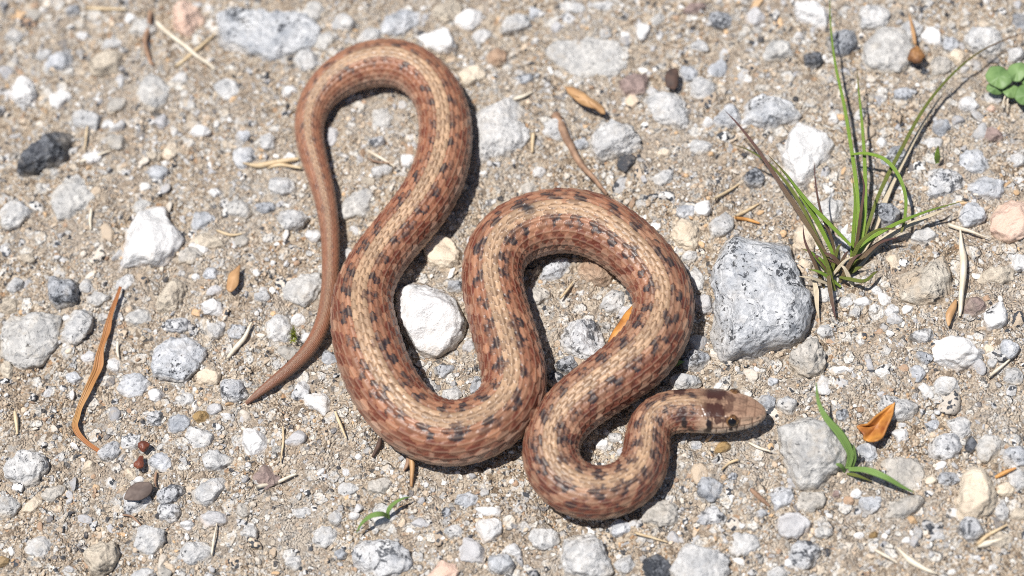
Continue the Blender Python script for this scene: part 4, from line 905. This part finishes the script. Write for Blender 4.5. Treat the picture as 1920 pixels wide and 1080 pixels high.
tuft = empty_at('grass_tuft', 1565, 525, 'wiry green and purple grass tuft growing beside the largest granite rock', 'grass')
blades(tuft, [
 ([(1600, 495), (1608, 430), (1606, 350), (1585, 210), (1566, 120), (1557, 40), (1556, -30)], (0, 2.5, 4, 5, 6, 6.5, 7), 8, 'blade_green'),
 ([(1605, 490), (1620, 420), (1622, 330), (1617, 240), (1610, 170), (1607, 128)], (0, 2.5, 4, 5, 5.5, 6), 8, 'blade_green', {'taper': (0.9, 1.0, 0.05)}),
 ([(1600, 492), (1625, 430), (1650, 360), (1690, 280), (1735, 200), (1790, 135), (1850, 90), (1935, 56)], (0, 2, 3, 3.5, 4, 4, 4, 3.5), 8, 'blade_olive'),
 ([(1612, 485), (1640, 430), (1668, 355), (1700, 290), (1735, 225), (1785, 150)], (0, 0.8, 1.0, 1.1, 1.2, 1.0), 11, 'blade_dry'),
 ([(1580, 520), (1600, 485), (1630, 450), (1680, 420), (1740, 396), (1810, 376)], (0, 2, 4, 5, 5.5, 5), 10, 'blade_green'),
 ([(1610, 500), (1650, 455), (1700, 425), (1750, 402), (1780, 390)], (0, 1, 2.5, 2.5, 2), 13, 'blade_dry'),
 ([(1595, 290), (1625, 288), (1660, 300), (1685, 330), (1698, 370), (1696, 410), (1690, 436)], (5, 6, 6, 6, 5, 4, 3), 8, 'blade_green', {'taper': (0.5, 1.0, 0.5)}),
 ([(1568, 510), (1535, 455), (1500, 400), (1460, 340), (1420, 280), (1385, 235), (1360, 208)], (0, 3, 5, 7, 9, 10, 10), 10, 'blade_purple'),
 ([(1560, 520), (1530, 440), (1490, 365), (1450, 315), (1410, 285), (1370, 269)], (0, 3, 6, 7, 8, 7), 7, 'blade_olive'),
 ([(1575, 505), (1540, 430), (1510, 380), (1480, 335), (1440, 290)], (0, 5, 9, 11, 13), 10, 'blade_green'),
 ([(1595, 460), (1555, 420), (1520, 385), (1488, 345), (1460, 310)], (5, 8, 10, 12, 14), 9, 'blade_green'),
 ([(1570, 505), (1560, 450), (1540, 400), (1530, 350), (1526, 300)], (0, 4, 8, 11, 13), 6, 'blade_purple'),
 ([(1585, 515), (1600, 480), (1618, 450), (1650, 430), (1690, 430)], (0, 3, 6, 7, 6), 9, 'blade_olive'),
 ([(1590, 510), (1620, 480), (1650, 455), (1685, 445)], (0, 2, 3, 3), 11, 'blade_purple'),
 ([(1575, 520), (1590, 523), (1620, 527), (1640, 512), (1648, 508)], (1, 2, 3, 3, 2.5), 8, 'blade_olive'),
 ([(1545, 540), (1530, 500), (1510, 455), (1505, 420)], (0, 3, 6, 8), 7, 'blade_purple'),
 ([(1565, 545), (1555, 510), (1545, 480), (1522, 440)], (0, 3, 5, 8), 9, 'blade_olive'),
 ([(1550, 550), (1556, 570), (1566, 596)], (2, 1.5, 0.6), 9, 'twig_blade') if False else ([(1552, 500), (1556, 540), (1562, 575), (1567, 600)], (3, 2, 1.2, 0.5), 9, 'blade_purple'),
 ([(1526, 525), (1530, 545), (1532, 575), (1536, 600)], (2, 1.5, 1, 0.4), 11, 'blade_dry'),
 ([(1590, 505), (1606, 455), (1614, 400), (1620, 350), (1612, 318)], (0, 4, 9, 12, 14), 7, 'blade_purple'),
 ([(1595, 500), (1600, 440), (1603, 380), (1598, 330)], (0, 5, 9, 12), 8, 'blade_green'),
])
tr_ = np.random.default_rng(77)
extra = []
for i in range(16):
    a_ = tr_.uniform(0.25, 2.9); L_ = tr_.uniform(25, 75); bx_, by_ = 1575 + tr_.uniform(-22, 26), 528 + tr_.uniform(-22, 12)
    dx_, dy_ = math.cos(a_) * L_, -math.sin(a_) * L_
    extra.append(([(bx_, by_), (bx_ + dx_ * 0.4, by_ + dy_ * 0.5), (bx_ + dx_ * 0.75, by_ + dy_ * 0.85), (bx_ + dx_ * 1.15, by_ + dy_ * 1.0)], (0, L_ * 0.035, L_ * 0.06, L_ * 0.06), tr_.uniform(6, 10), ['blade_green', 'blade_olive', 'blade_purple', 'blade_dry', 'blade_purple'][i % 5]))
blades(tuft, extra)
seedling = empty_at('grass_seedling', 1585, 880, 'fresh green grass seedling with two wide blades by the big beige granite stone', 'seedling')
blades(seedling, [
 ([(1590, 878), (1594, 850), (1575, 815), (1550, 785), (1535, 755), (1530, 715)], (0.3, 3, 6, 8, 9, 10), 17, 'blade_fresh'),
 ([(1592, 880), (1625, 882), (1660, 895), (1690, 912), (1715, 924)], (0.6, 3, 3.5, 2, 0.8), 13, 'blade_fresh'),
 ([(1598, 876), (1602, 860), (1602, 845), (1600, 832)], (0.4, 2, 3.5, 4.5), 8, 'blade_fresh'),
 ([(1583, 884), (1578, 875), (1570, 871), (1562, 876)], (0.4, 2, 2.6, 2.2), 8, 'blade_fresh'),
 ([(1588, 888), (1610, 893), (1640, 905)], (0.4, 1, 0.5), 7, 'blade_olive'),
])
sprout = empty_at('curled_sprout', 720, 965, 'tiny curled green sprout in front of the lowest bend of the body', 'seedling')
blades(sprout, [
 ([(730, 970), (715, 964), (695, 968), (678, 982), (668, 1000)], (0.5, 3, 3.5, 2.4, 1.0), 10, 'blade_fresh'),
 ([(728, 972), (728, 958), (738, 945), (755, 935), (770, 932)], (0.4, 2, 3, 3.2, 2.4), 8, 'blade_fresh'),
])
shoot = empty_at('grass_shoot', 1757, 290, 'short single green shoot beside a black-flecked white granite stone', 'seedling')
blades(shoot, [([(1757, 305), (1757, 290), (1759, 272)], (0.2, 2.5, 4.5), 13, 'blade_green')])
chip = empty_at('green_leaf_scrap', 1275, 680, 'bright green leaf scrap poking out from beneath the second loop', 'leaf')
blades(chip, [([(1262, 685), (1272, 680), (1284, 678)], (1.2, 1.6, 1.4), 10, 'blade_fresh')])

# rosette of rounded scalloped leaves
def leaf_sheet(name, outline_px, zmm, mat, parent=None, bulge=0.0, ruffle=0.0, thick=0.00025, seed=0, bend=None, **kw):
    """a leaf blade from its outline: concentric rings, curved and with thickness"""
    r = np.random.default_rng(seed)
    o_ = np.array(outline_px, float); c_ = o_.mean(0)
    o_ = cr_interp(np.vstack([o_, o_[:1]]), 4)[:-1]
    n = len(o_); rings = [0.0, 0.35, 0.65, 0.88, 1.0]
    V = []
    for rg in rings:
        for p in (o_ if rg > 0 else o_[:1]):
            q = c_ + (p - c_) * rg
            z = zmm + bulge * (1 - rg ** 2) + ruffle * rg * math.sin(0.19 * p[0] + 0.13 * p[1] + seed) 
            if bend is not None:
                z += bend[0] * (p[0] - c_[0]) * rg / 50 + bend[1] * (p[1] - c_[1]) * rg / 50 + (bend[2] * (rg * np.dot(p - c_, (bend[3], bend[4])) / 25) ** 2 if len(bend) > 2 else 0)
            V.append(unproj(q[0], q[1], max(z, 0.15) / 1000))
    V = np.array(V); F_ = []
    V = V + np.stack([wave3(V, 90 + seed * 3 + i, 220, 10) for i in range(3)], 1) * np.array([0.0001, 0.0001, 0.00028])
    for i in range(n): F_.append((0, 1 + i, 1 + (i + 1) % n))
    for k_ in range(len(rings) - 2):
        a = 1 + k_ * n; b_ = a + n
        for i in range(n):
            j_ = (i + 1) % n; F_ += [(a + i, b_ + i, b_ + j_), (a + i, b_ + j_, a + j_)]
    me = mesh_np(name, V, np.array(F_), mat)
    ob = link(name, me, parent, **kw)
    KEEP.extend([(p[0], p[1], 0.0008) for p in V[::2]])
    md = ob.modifiers.new('thickness', 'SOLIDIFY'); md.thickness = thick; md.offset = 0
    return ob
def round_leaf(cx_, cy_, rx, ry, a, lobes=7, depth=0.025):
    t = np.linspace(0, 2 * math.pi, 28, endpoint=False)
    r_ = 1 + depth * np.cos(lobes * t)
    x = rx * r_ * np.cos(t); y = ry * r_ * np.sin(t)
    return np.stack([cx_ + x * math.cos(a) - y * math.sin(a), cy_ + x * math.sin(a) + y * math.cos(a)], 1)
ros = empty_at('leaf_rosette', 1895, 160, 'small green rosette of rounded scalloped leaves', 'seedling')
for i, (x, y, rx, ry, a, z) in enumerate([(1872, 145, 25, 19, 0.5, 2.4), (1908, 135, 22, 17, -0.5, 2.8), (1925, 178, 22, 20, 0.3, 2.2), (1895, 170, 16, 13, 0.2, 1.6), (1866, 165, 17, 10, 0.1, 1.2), (1935, 150, 20, 18, 0.3, 2.2)]):
    leaf_sheet('leaf', round_leaf(x, y, rx, ry, a), z, M['clover'], ros, 0.4, 0.25, seed=i)
for pts_ in ([(1895, 165), (1885, 180), (1877, 205)], [(1900, 165), (1890, 185), (1888, 212)]):
    ribbon('stem', path3(pts_, (1.2, 1.0, 0.3), 6), 0.0004, 0.0003, M['straw_pale'], ros)

# fallen leaves
leaf_sheet('fallen_leaf', T3(1440, 720, [(715, 100), (700, 170), (670, 250), (640, 300), (590, 325), (540, 320), (535, 285), (498, 245), (560, 225), (620, 170), (670, 130)]), 1.7, M['leaf_orange'], None, -0.9, 0.5, 0.0003, 3, (0.5, -0.6, 0.7, 0.5, 0.86), label='curled glossy amber leaf lying on the sand', cat='leaf')
leaf_sheet('fallen_leaf', T3(960, 360, [(698, 618), (700, 680), (680, 740), (620, 810), (560, 862), (530, 890), (545, 830), (590, 760), (645, 680)]), 2.0, M['leaf_orange'], None, 0.5, 0.2, 0.0004, 5, (0.2, -0.6), label='smooth orange leaf slipped under the inner side of the second loop', cat='leaf')
leaf_sheet('fallen_leaf', T3(0, 360, [(1350, 400), (1345, 450), (1335, 520), (1300, 560), (1275, 540), (1285, 470), (1320, 430)]), 1.0, M['leaf_tan'], None, 0.5, 0.2, 0.0003, 6, label='small brown leaf fragment near the pointed white quartz', cat='leaf')
leaf_sheet('leaf_flake', T3(0, 720, [(700, 650), (725, 590), (780, 555), (850, 560), (855, 600), (800, 650), (750, 655)]), 1.0, mat_plain('dark_flake', (0.17, 0.13, 0.11), (0.10, 0.075, 0.065), 500, 0.7), None, 0.5, 0.2, 0.0004, 7, label='dark grey brown leaf flake lying among small pebbles', cat='leaf')
leaf_sheet('fallen_leaf', T3(1440, 360, [(1065, 600), (1060, 650), (1030, 720), (1010, 755), (1000, 700), (1030, 640)]), 1.0, M['leaf_tan'], None, 0.4, 0.2, 0.0003, 8, label='tan leaf scrap hanging at the end of the dry grass husk', cat='leaf')
leaf_sheet('bark_flake', T3(960, 0, [(870, 490), (865, 440), (890, 395), (930, 400), (930, 450), (915, 495)]), 1.2, M['twig_dark'], None, 0.7, 0.1, 0.0006, 9, label='dark reddish brown bark flake behind a pale granite stone', cat='bark')
leaf_sheet('wood_chip', T3(960, 0, [(300, 490), (350, 495), (440, 560), (500, 600), (525, 635), (480, 620), (400, 590), (340, 540)]), 1.5, M['leaf_tan'], None, 0.8, 0.2, 0.0007, 10, label='curled tan wood chip lying beyond the second loop', cat='wood chip')

# straws, twigs, husks
def straw(name, pts_, wpx, mat, label, zs=None, cat='straw', group=None, fold=-0.5, taper=(0.75, 1.0, 0.45), thick=None, crumple=0.00008, n=6):
    zs = zs or [0.9 + 0.35 * math.sin(1.7 * i + pts_[0][0]) for i in range(len(pts_))]
    zs = [z + gz(*p) * 1000 for z, p in zip(zs, pts_)]
    return ribbon(name, path3(pts_, zs, n), wpx * PXM, thick or wpx * PXM * 0.55, M[mat], None, fold, taper, crumple=crumple, label=label, cat=cat, group=group)
straw('leaf_strip', [(226, 536), (215, 575), (203, 615), (190, 660), (178, 700), (163, 740), (148, 775), (141, 800), (158, 825), (190, 852)], 17, 'strip', 'long bent orange dry leaf strip on the sand', (1.3, 1.3, 1.2, 1.1, 0.9, 0.9, 0.8, 0.8, 0.6, 0.4), 'leaf strip', taper=(0.35, 1.0, 0.35), thick=0.0003, fold=0.8, crumple=0.0003, n=10)
straw('straw', [(292, 40), (320, 65), (350, 88), (378, 110), (403, 130)], 9, 'straw_pale', 'long pale straw lying by the pale pink stone', (2.2, 2.0, 1.7, 1.3, 1.0), taper=(0.9, 1.0, 0.5))
straw('straw', [(330, 125), (352, 106), (378, 85), (402, 64)], 8, 'straw', 'tan straw crossing beneath the long pale straw', (0.5, 0.7, 0.7, 0.6))
straw('straw', [(160, 14), (200, 16), (236, 18)], 7, 'straw', 'short straw lying flat beyond the blue-grey pebble')
straw('twig', [(282, 20), (278, 45), (272, 75), (279, 110), (286, 122)], 11, 'twig', 'brown twig piece beside the pale pink stone', (1.5, 1.2, 1.2, 1, 0.8), 'twig')
straw('straw', [(148, 304), (175, 294), (207, 282)], 6, 'straw_pale', 'thin straw beside the black mica rock')
straw('straw', [(164, 236), (162, 255), (158, 280)], 5, 'straw', 'stubby straw upright next to the black mica rock')
straw('straw', [(425, 673), (445, 648), (460, 630), (473, 605)], 9, 'straw_pale', 'pale split straw between two granite pebbles near the tail')
straw('straw', [(171, 392), (169, 412), (170, 430)], 6, 'straw_pale', 'short bleached straw near the dusty slab')
straw('straw', [(406, 432), (430, 440), (453, 438)], 6, 'straw', 'small forked straw near the pointed white quartz')
straw('straw', [(222, 640), (221, 655), (223, 670)], 6, 'straw_pale', 'tiny straw beside the orange leaf strip')
straw('straw', [(27, 770), (30, 790), (33, 815)], 8, 'straw', 'small chewed straw on bare sand')
straw('straw', [(396, 1040), (401, 1010), (408, 976)], 4, 'straw_pale', 'thread-thin pale straw on the sand near grey flat quartz')
straw('straw', [(480, 914), (515, 904), (556, 889)], 8, 'straw_pale', 'split pale straw lying below the white quartz pebble')
straw('straw', [(628, 772), (640, 800), (650, 822)], 6, 'straw', 'thin straw beside the outer flank of the lowest bend')
straw('straw', [(531, 800), (530, 835), (527, 866)], 4, 'straw', 'hair-thin straw near the pale grey flat pebble')
straw('bark_piece', [(712, 822), (708, 838), (699, 856)], 10, 'twig_dark', 'short dark bark piece near the lowest bend', cat='bark')
straw('root_stub', [(768, 850), (764, 870), (757, 882)], 9, 'twig', 'small brown stub sticking out from under the lowest bend', (2, 1.4, 0.6), 'twig')
straw('root_stub', [(771, 850), (773, 880), (771, 912)], 10, 'leaf_tan', 'forked tan stub poking from under the lowest bend', (2.4, 1.6, 0.6), 'twig')
straw('twig', [(1040, 212), (1052, 235), (1064, 262), (1077, 288), (1095, 312), (1115, 335), (1139, 366)], 15, 'twig', 'pinkish brown twig leading to the outer edge of the second loop', (1.2, 1.4, 1.6, 1.7, 2.2, 3, 4), 'twig', taper=(1.2, 1.0, 0.35))
straw('straw', [(1001, 248), (1000, 265), (999, 285)], 8, 'straw', 'short yellow straw by the flat granite slab')
straw('straw', [(962, 186), (980, 180), (998, 172)], 7, 'straw_pale', 'pale straw resting across the flat granite slab edge')
straw('straw', [(1378, 405), (1400, 395), (1422, 383)], 7, 'straw', 'straw scrap beyond the largest granite rock', cat='straw')
straw('straw', [(1378, 408), (1400, 410), (1424, 418)], 7, 'straw_orange', 'orange straw scrap beside pale granite pebbles')
straw('straw', [(1340, 372), (1360, 362), (1385, 345)], 6, 'straw', 'thin tan straw near the second loop')
straw('dry_husk', [(1800, 425), (1803, 455), (1807, 490), (1806, 530), (1801, 575), (1799, 592)], 14, 'straw_pale', 'upright bleached grass husk with a thin stalk', (1, 1.6, 2, 2, 1.4, 0.8), 'straw', taper=(0.12, 1.0, 0.3))
straw('straw', [(1778, 420), (1810, 430), (1856, 446)], 8, 'straw_pale', 'tapering pale straw by the salmon pink stone', taper=(0.9, 1, 0.1))
straw('straw', [(1855, 706), (1875, 690), (1895, 672)], 6, 'straw_pale', 'small pale straw by the triangular quartz')
straw('straw', [(1832, 1022), (1855, 1002), (1888, 984)], 7, 'straw', 'tan straw below the pear-shaped cream stone')
straw('dry_husk', [(1832, 1026), (1858, 1016), (1882, 1010)], 11, 'straw_pale', 'plump pale husk below the pear-shaped cream stone', taper=(0.3, 1, 0.1))
straw('straw', [(1640, 1030), (1662, 1042), (1682, 1056)], 6, 'straw_pale', 'short pale straw on open sand')
straw('dry_husk', [(1680, 1024), (1705, 1048), (1730, 1064), (1757, 1076)], 12, 'straw_pale', 'long pale seed husk on open sand', taper=(0.15, 1, 0.1))
straw('straw', [(1408, 917), (1425, 932), (1442, 948)], 10, 'twig', 'brown splinter of wood in front of the head', cat='twig')
straw('straw', [(1190, 998), (1220, 1006), (1250, 1016)], 5, 'straw', 'thin straw in front of the last coil')
straw('straw', [(1385, 862), (1368, 868), (1352, 882)], 5, 'straw', 'tiny straw under the chin of the snake')
straw('straw', [(1405, 830), (1425, 840), (1444, 846)], 5, 'straw_pale', 'tiny pale straw in front of the snout')
straw('straw', [(1865, 895), (1885, 885), (1905, 878)], 8, 'straw_orange', 'reddish straw tucked behind the pear-shaped cream stone')
for n_, (pts_) in enumerate(([(455, 306), (480, 310), (505, 305), (535, 300), (560, 297)], [(500, 315), (525, 308), (565, 315)])):
    straw('dry_grass_head', pts_, 11 if n_ == 0 else 8, 'straw', ['dry braided grass head pinned under the upper tail', 'loose tan stalk beside the dry braided grass head'][n_], taper=(0.2, 1, 0.6))
straw('straw', [(690, 282), (712, 295), (740, 312)], 6, 'straw_pale', 'pale straw inside the top loop')
straw('straw', [(1050, 560), (1062, 545), (1075, 528)], 5, 'straw', 'pale straw inside the second loop')
straw('straw', [(690, 296), (705, 303), (735, 306)], 4, 'twig', 'thin brown rootlet inside the top loop', cat='twig')
straw('rootlet', [(230, 965), (245, 968), (258, 978), (268, 988)], 4, 'twig', 'fine curved rootlet near the dark leaf flake', cat='twig')
straw('rootlet', [(293, 885), (290, 900), (292, 912)], 5, 'twig', 'dark curved rootlet touching a mottled pebble', cat='twig')

def seed_body(name, px, py, rx, ry, ang, mat, label, z=0.9, sub=3, stem=None):
    p = unproj(px, py, z / 1000)
    v, f = ICO[sub]
    n_ = 0.12 * wave3(v, int(px), 0.8, 8) + 0.05 * wave3(v, int(px) + 1, 2.0, 8)
    tap = 1 - 0.35 * v[:, 0]
    q = v * (1 + n_)[:, None] * np.array([rx, ry, ry * 0.8]) * PXM; q[:, 1] *= tap; q[:, 2] *= tap
    c_, s_ = math.cos(ang), math.sin(ang); q = np.stack([q[:, 0] * c_ - q[:, 1] * s_, q[:, 0] * s_ + q[:, 1] * c_, q[:, 2]], 1)
    KEEP.append((p[0], p[1], rx * PXM))
    o = link(name, mesh_np(name, q, f, M[mat]), label=label, cat='seed', loc=p)
    return o
sd1 = seed_body('seed', 1718, 102, 18, 15, 1.4, 'seed', 'brown papery seed with a stalk on the flat pale slab', 1.9)
stp = path3([(1716, 84), (1713, 65), (1708, 40), (1704, 26)], (2.0, 1.8, 1.5, 1.2), 5) - np.array(sd1.location)
ribbon('stalk', stp, 0.0008, 0.0004, M['leaf_tan'], sd1)
seed_body('seed', 262, 867, 13, 8, 1.2, 'red_seed', 'glossy amber red seed beside a cream pebble')
seed_body('seed', 270, 836, 11, 10, 0.3, 'red_seed', 'dark red rounded seed near the orange leaf strip')
# a pinch of moss beside the tail
mr = np.random.default_rng(5); mv_, mf_ = [], []
for i in range(60):
    a = mr.uniform(0, 6.28); r_ = mr.uniform(0, 8) ; p = unproj(551 + r_ * math.cos(a) * 0.7, 630 + r_ * math.sin(a) * 2, mr.uniform(0.2, 1.4) / 1000)
    d = mr.normal(size=3) * 0.0003; e = mr.normal(size=3) * 0.00012; b_ = len(mv_)
    mv_ += [p - e, p + e, p + d * 2 + np.array([0, 0, 0.0005]), p + np.cross(d, e) * 500]; mf_ += [(b_, b_ + 1, b_ + 2), (b_, b_ + 3, b_ + 2), (b_ + 1, b_ + 2, b_ + 3)]
link('moss_tuft', mesh_np('moss_tuft', np.array(mv_), np.array(mf_), M['moss']), label='tiny yellow-green moss tuft beside the tail', cat='moss')
# the loose gravel and sand go in last, round everything that lies on the ground
scatter('coarse_gravel', 2300, 0.0009, 0.0027, 1.7, 2, 53, 'pale angular gravel pieces set in the sand', -0.10, 0.03, PW3, 0.95, 0.6, 10)
scatter('fine_gravel', 5600, 0.0005, 0.0011, 1.6, 1, 51, 'fine pale gravel chips scattered through the sand', 0.02, 0.05, PW2, 0.95, 0.35, 6)
scatter('sand_grains', 50000, 0.00019, 0.00075, 2.3, 0, 52, 'coarse sand grains covering the ground', 0.15, 0.12, PW, 0.62, 0.0)
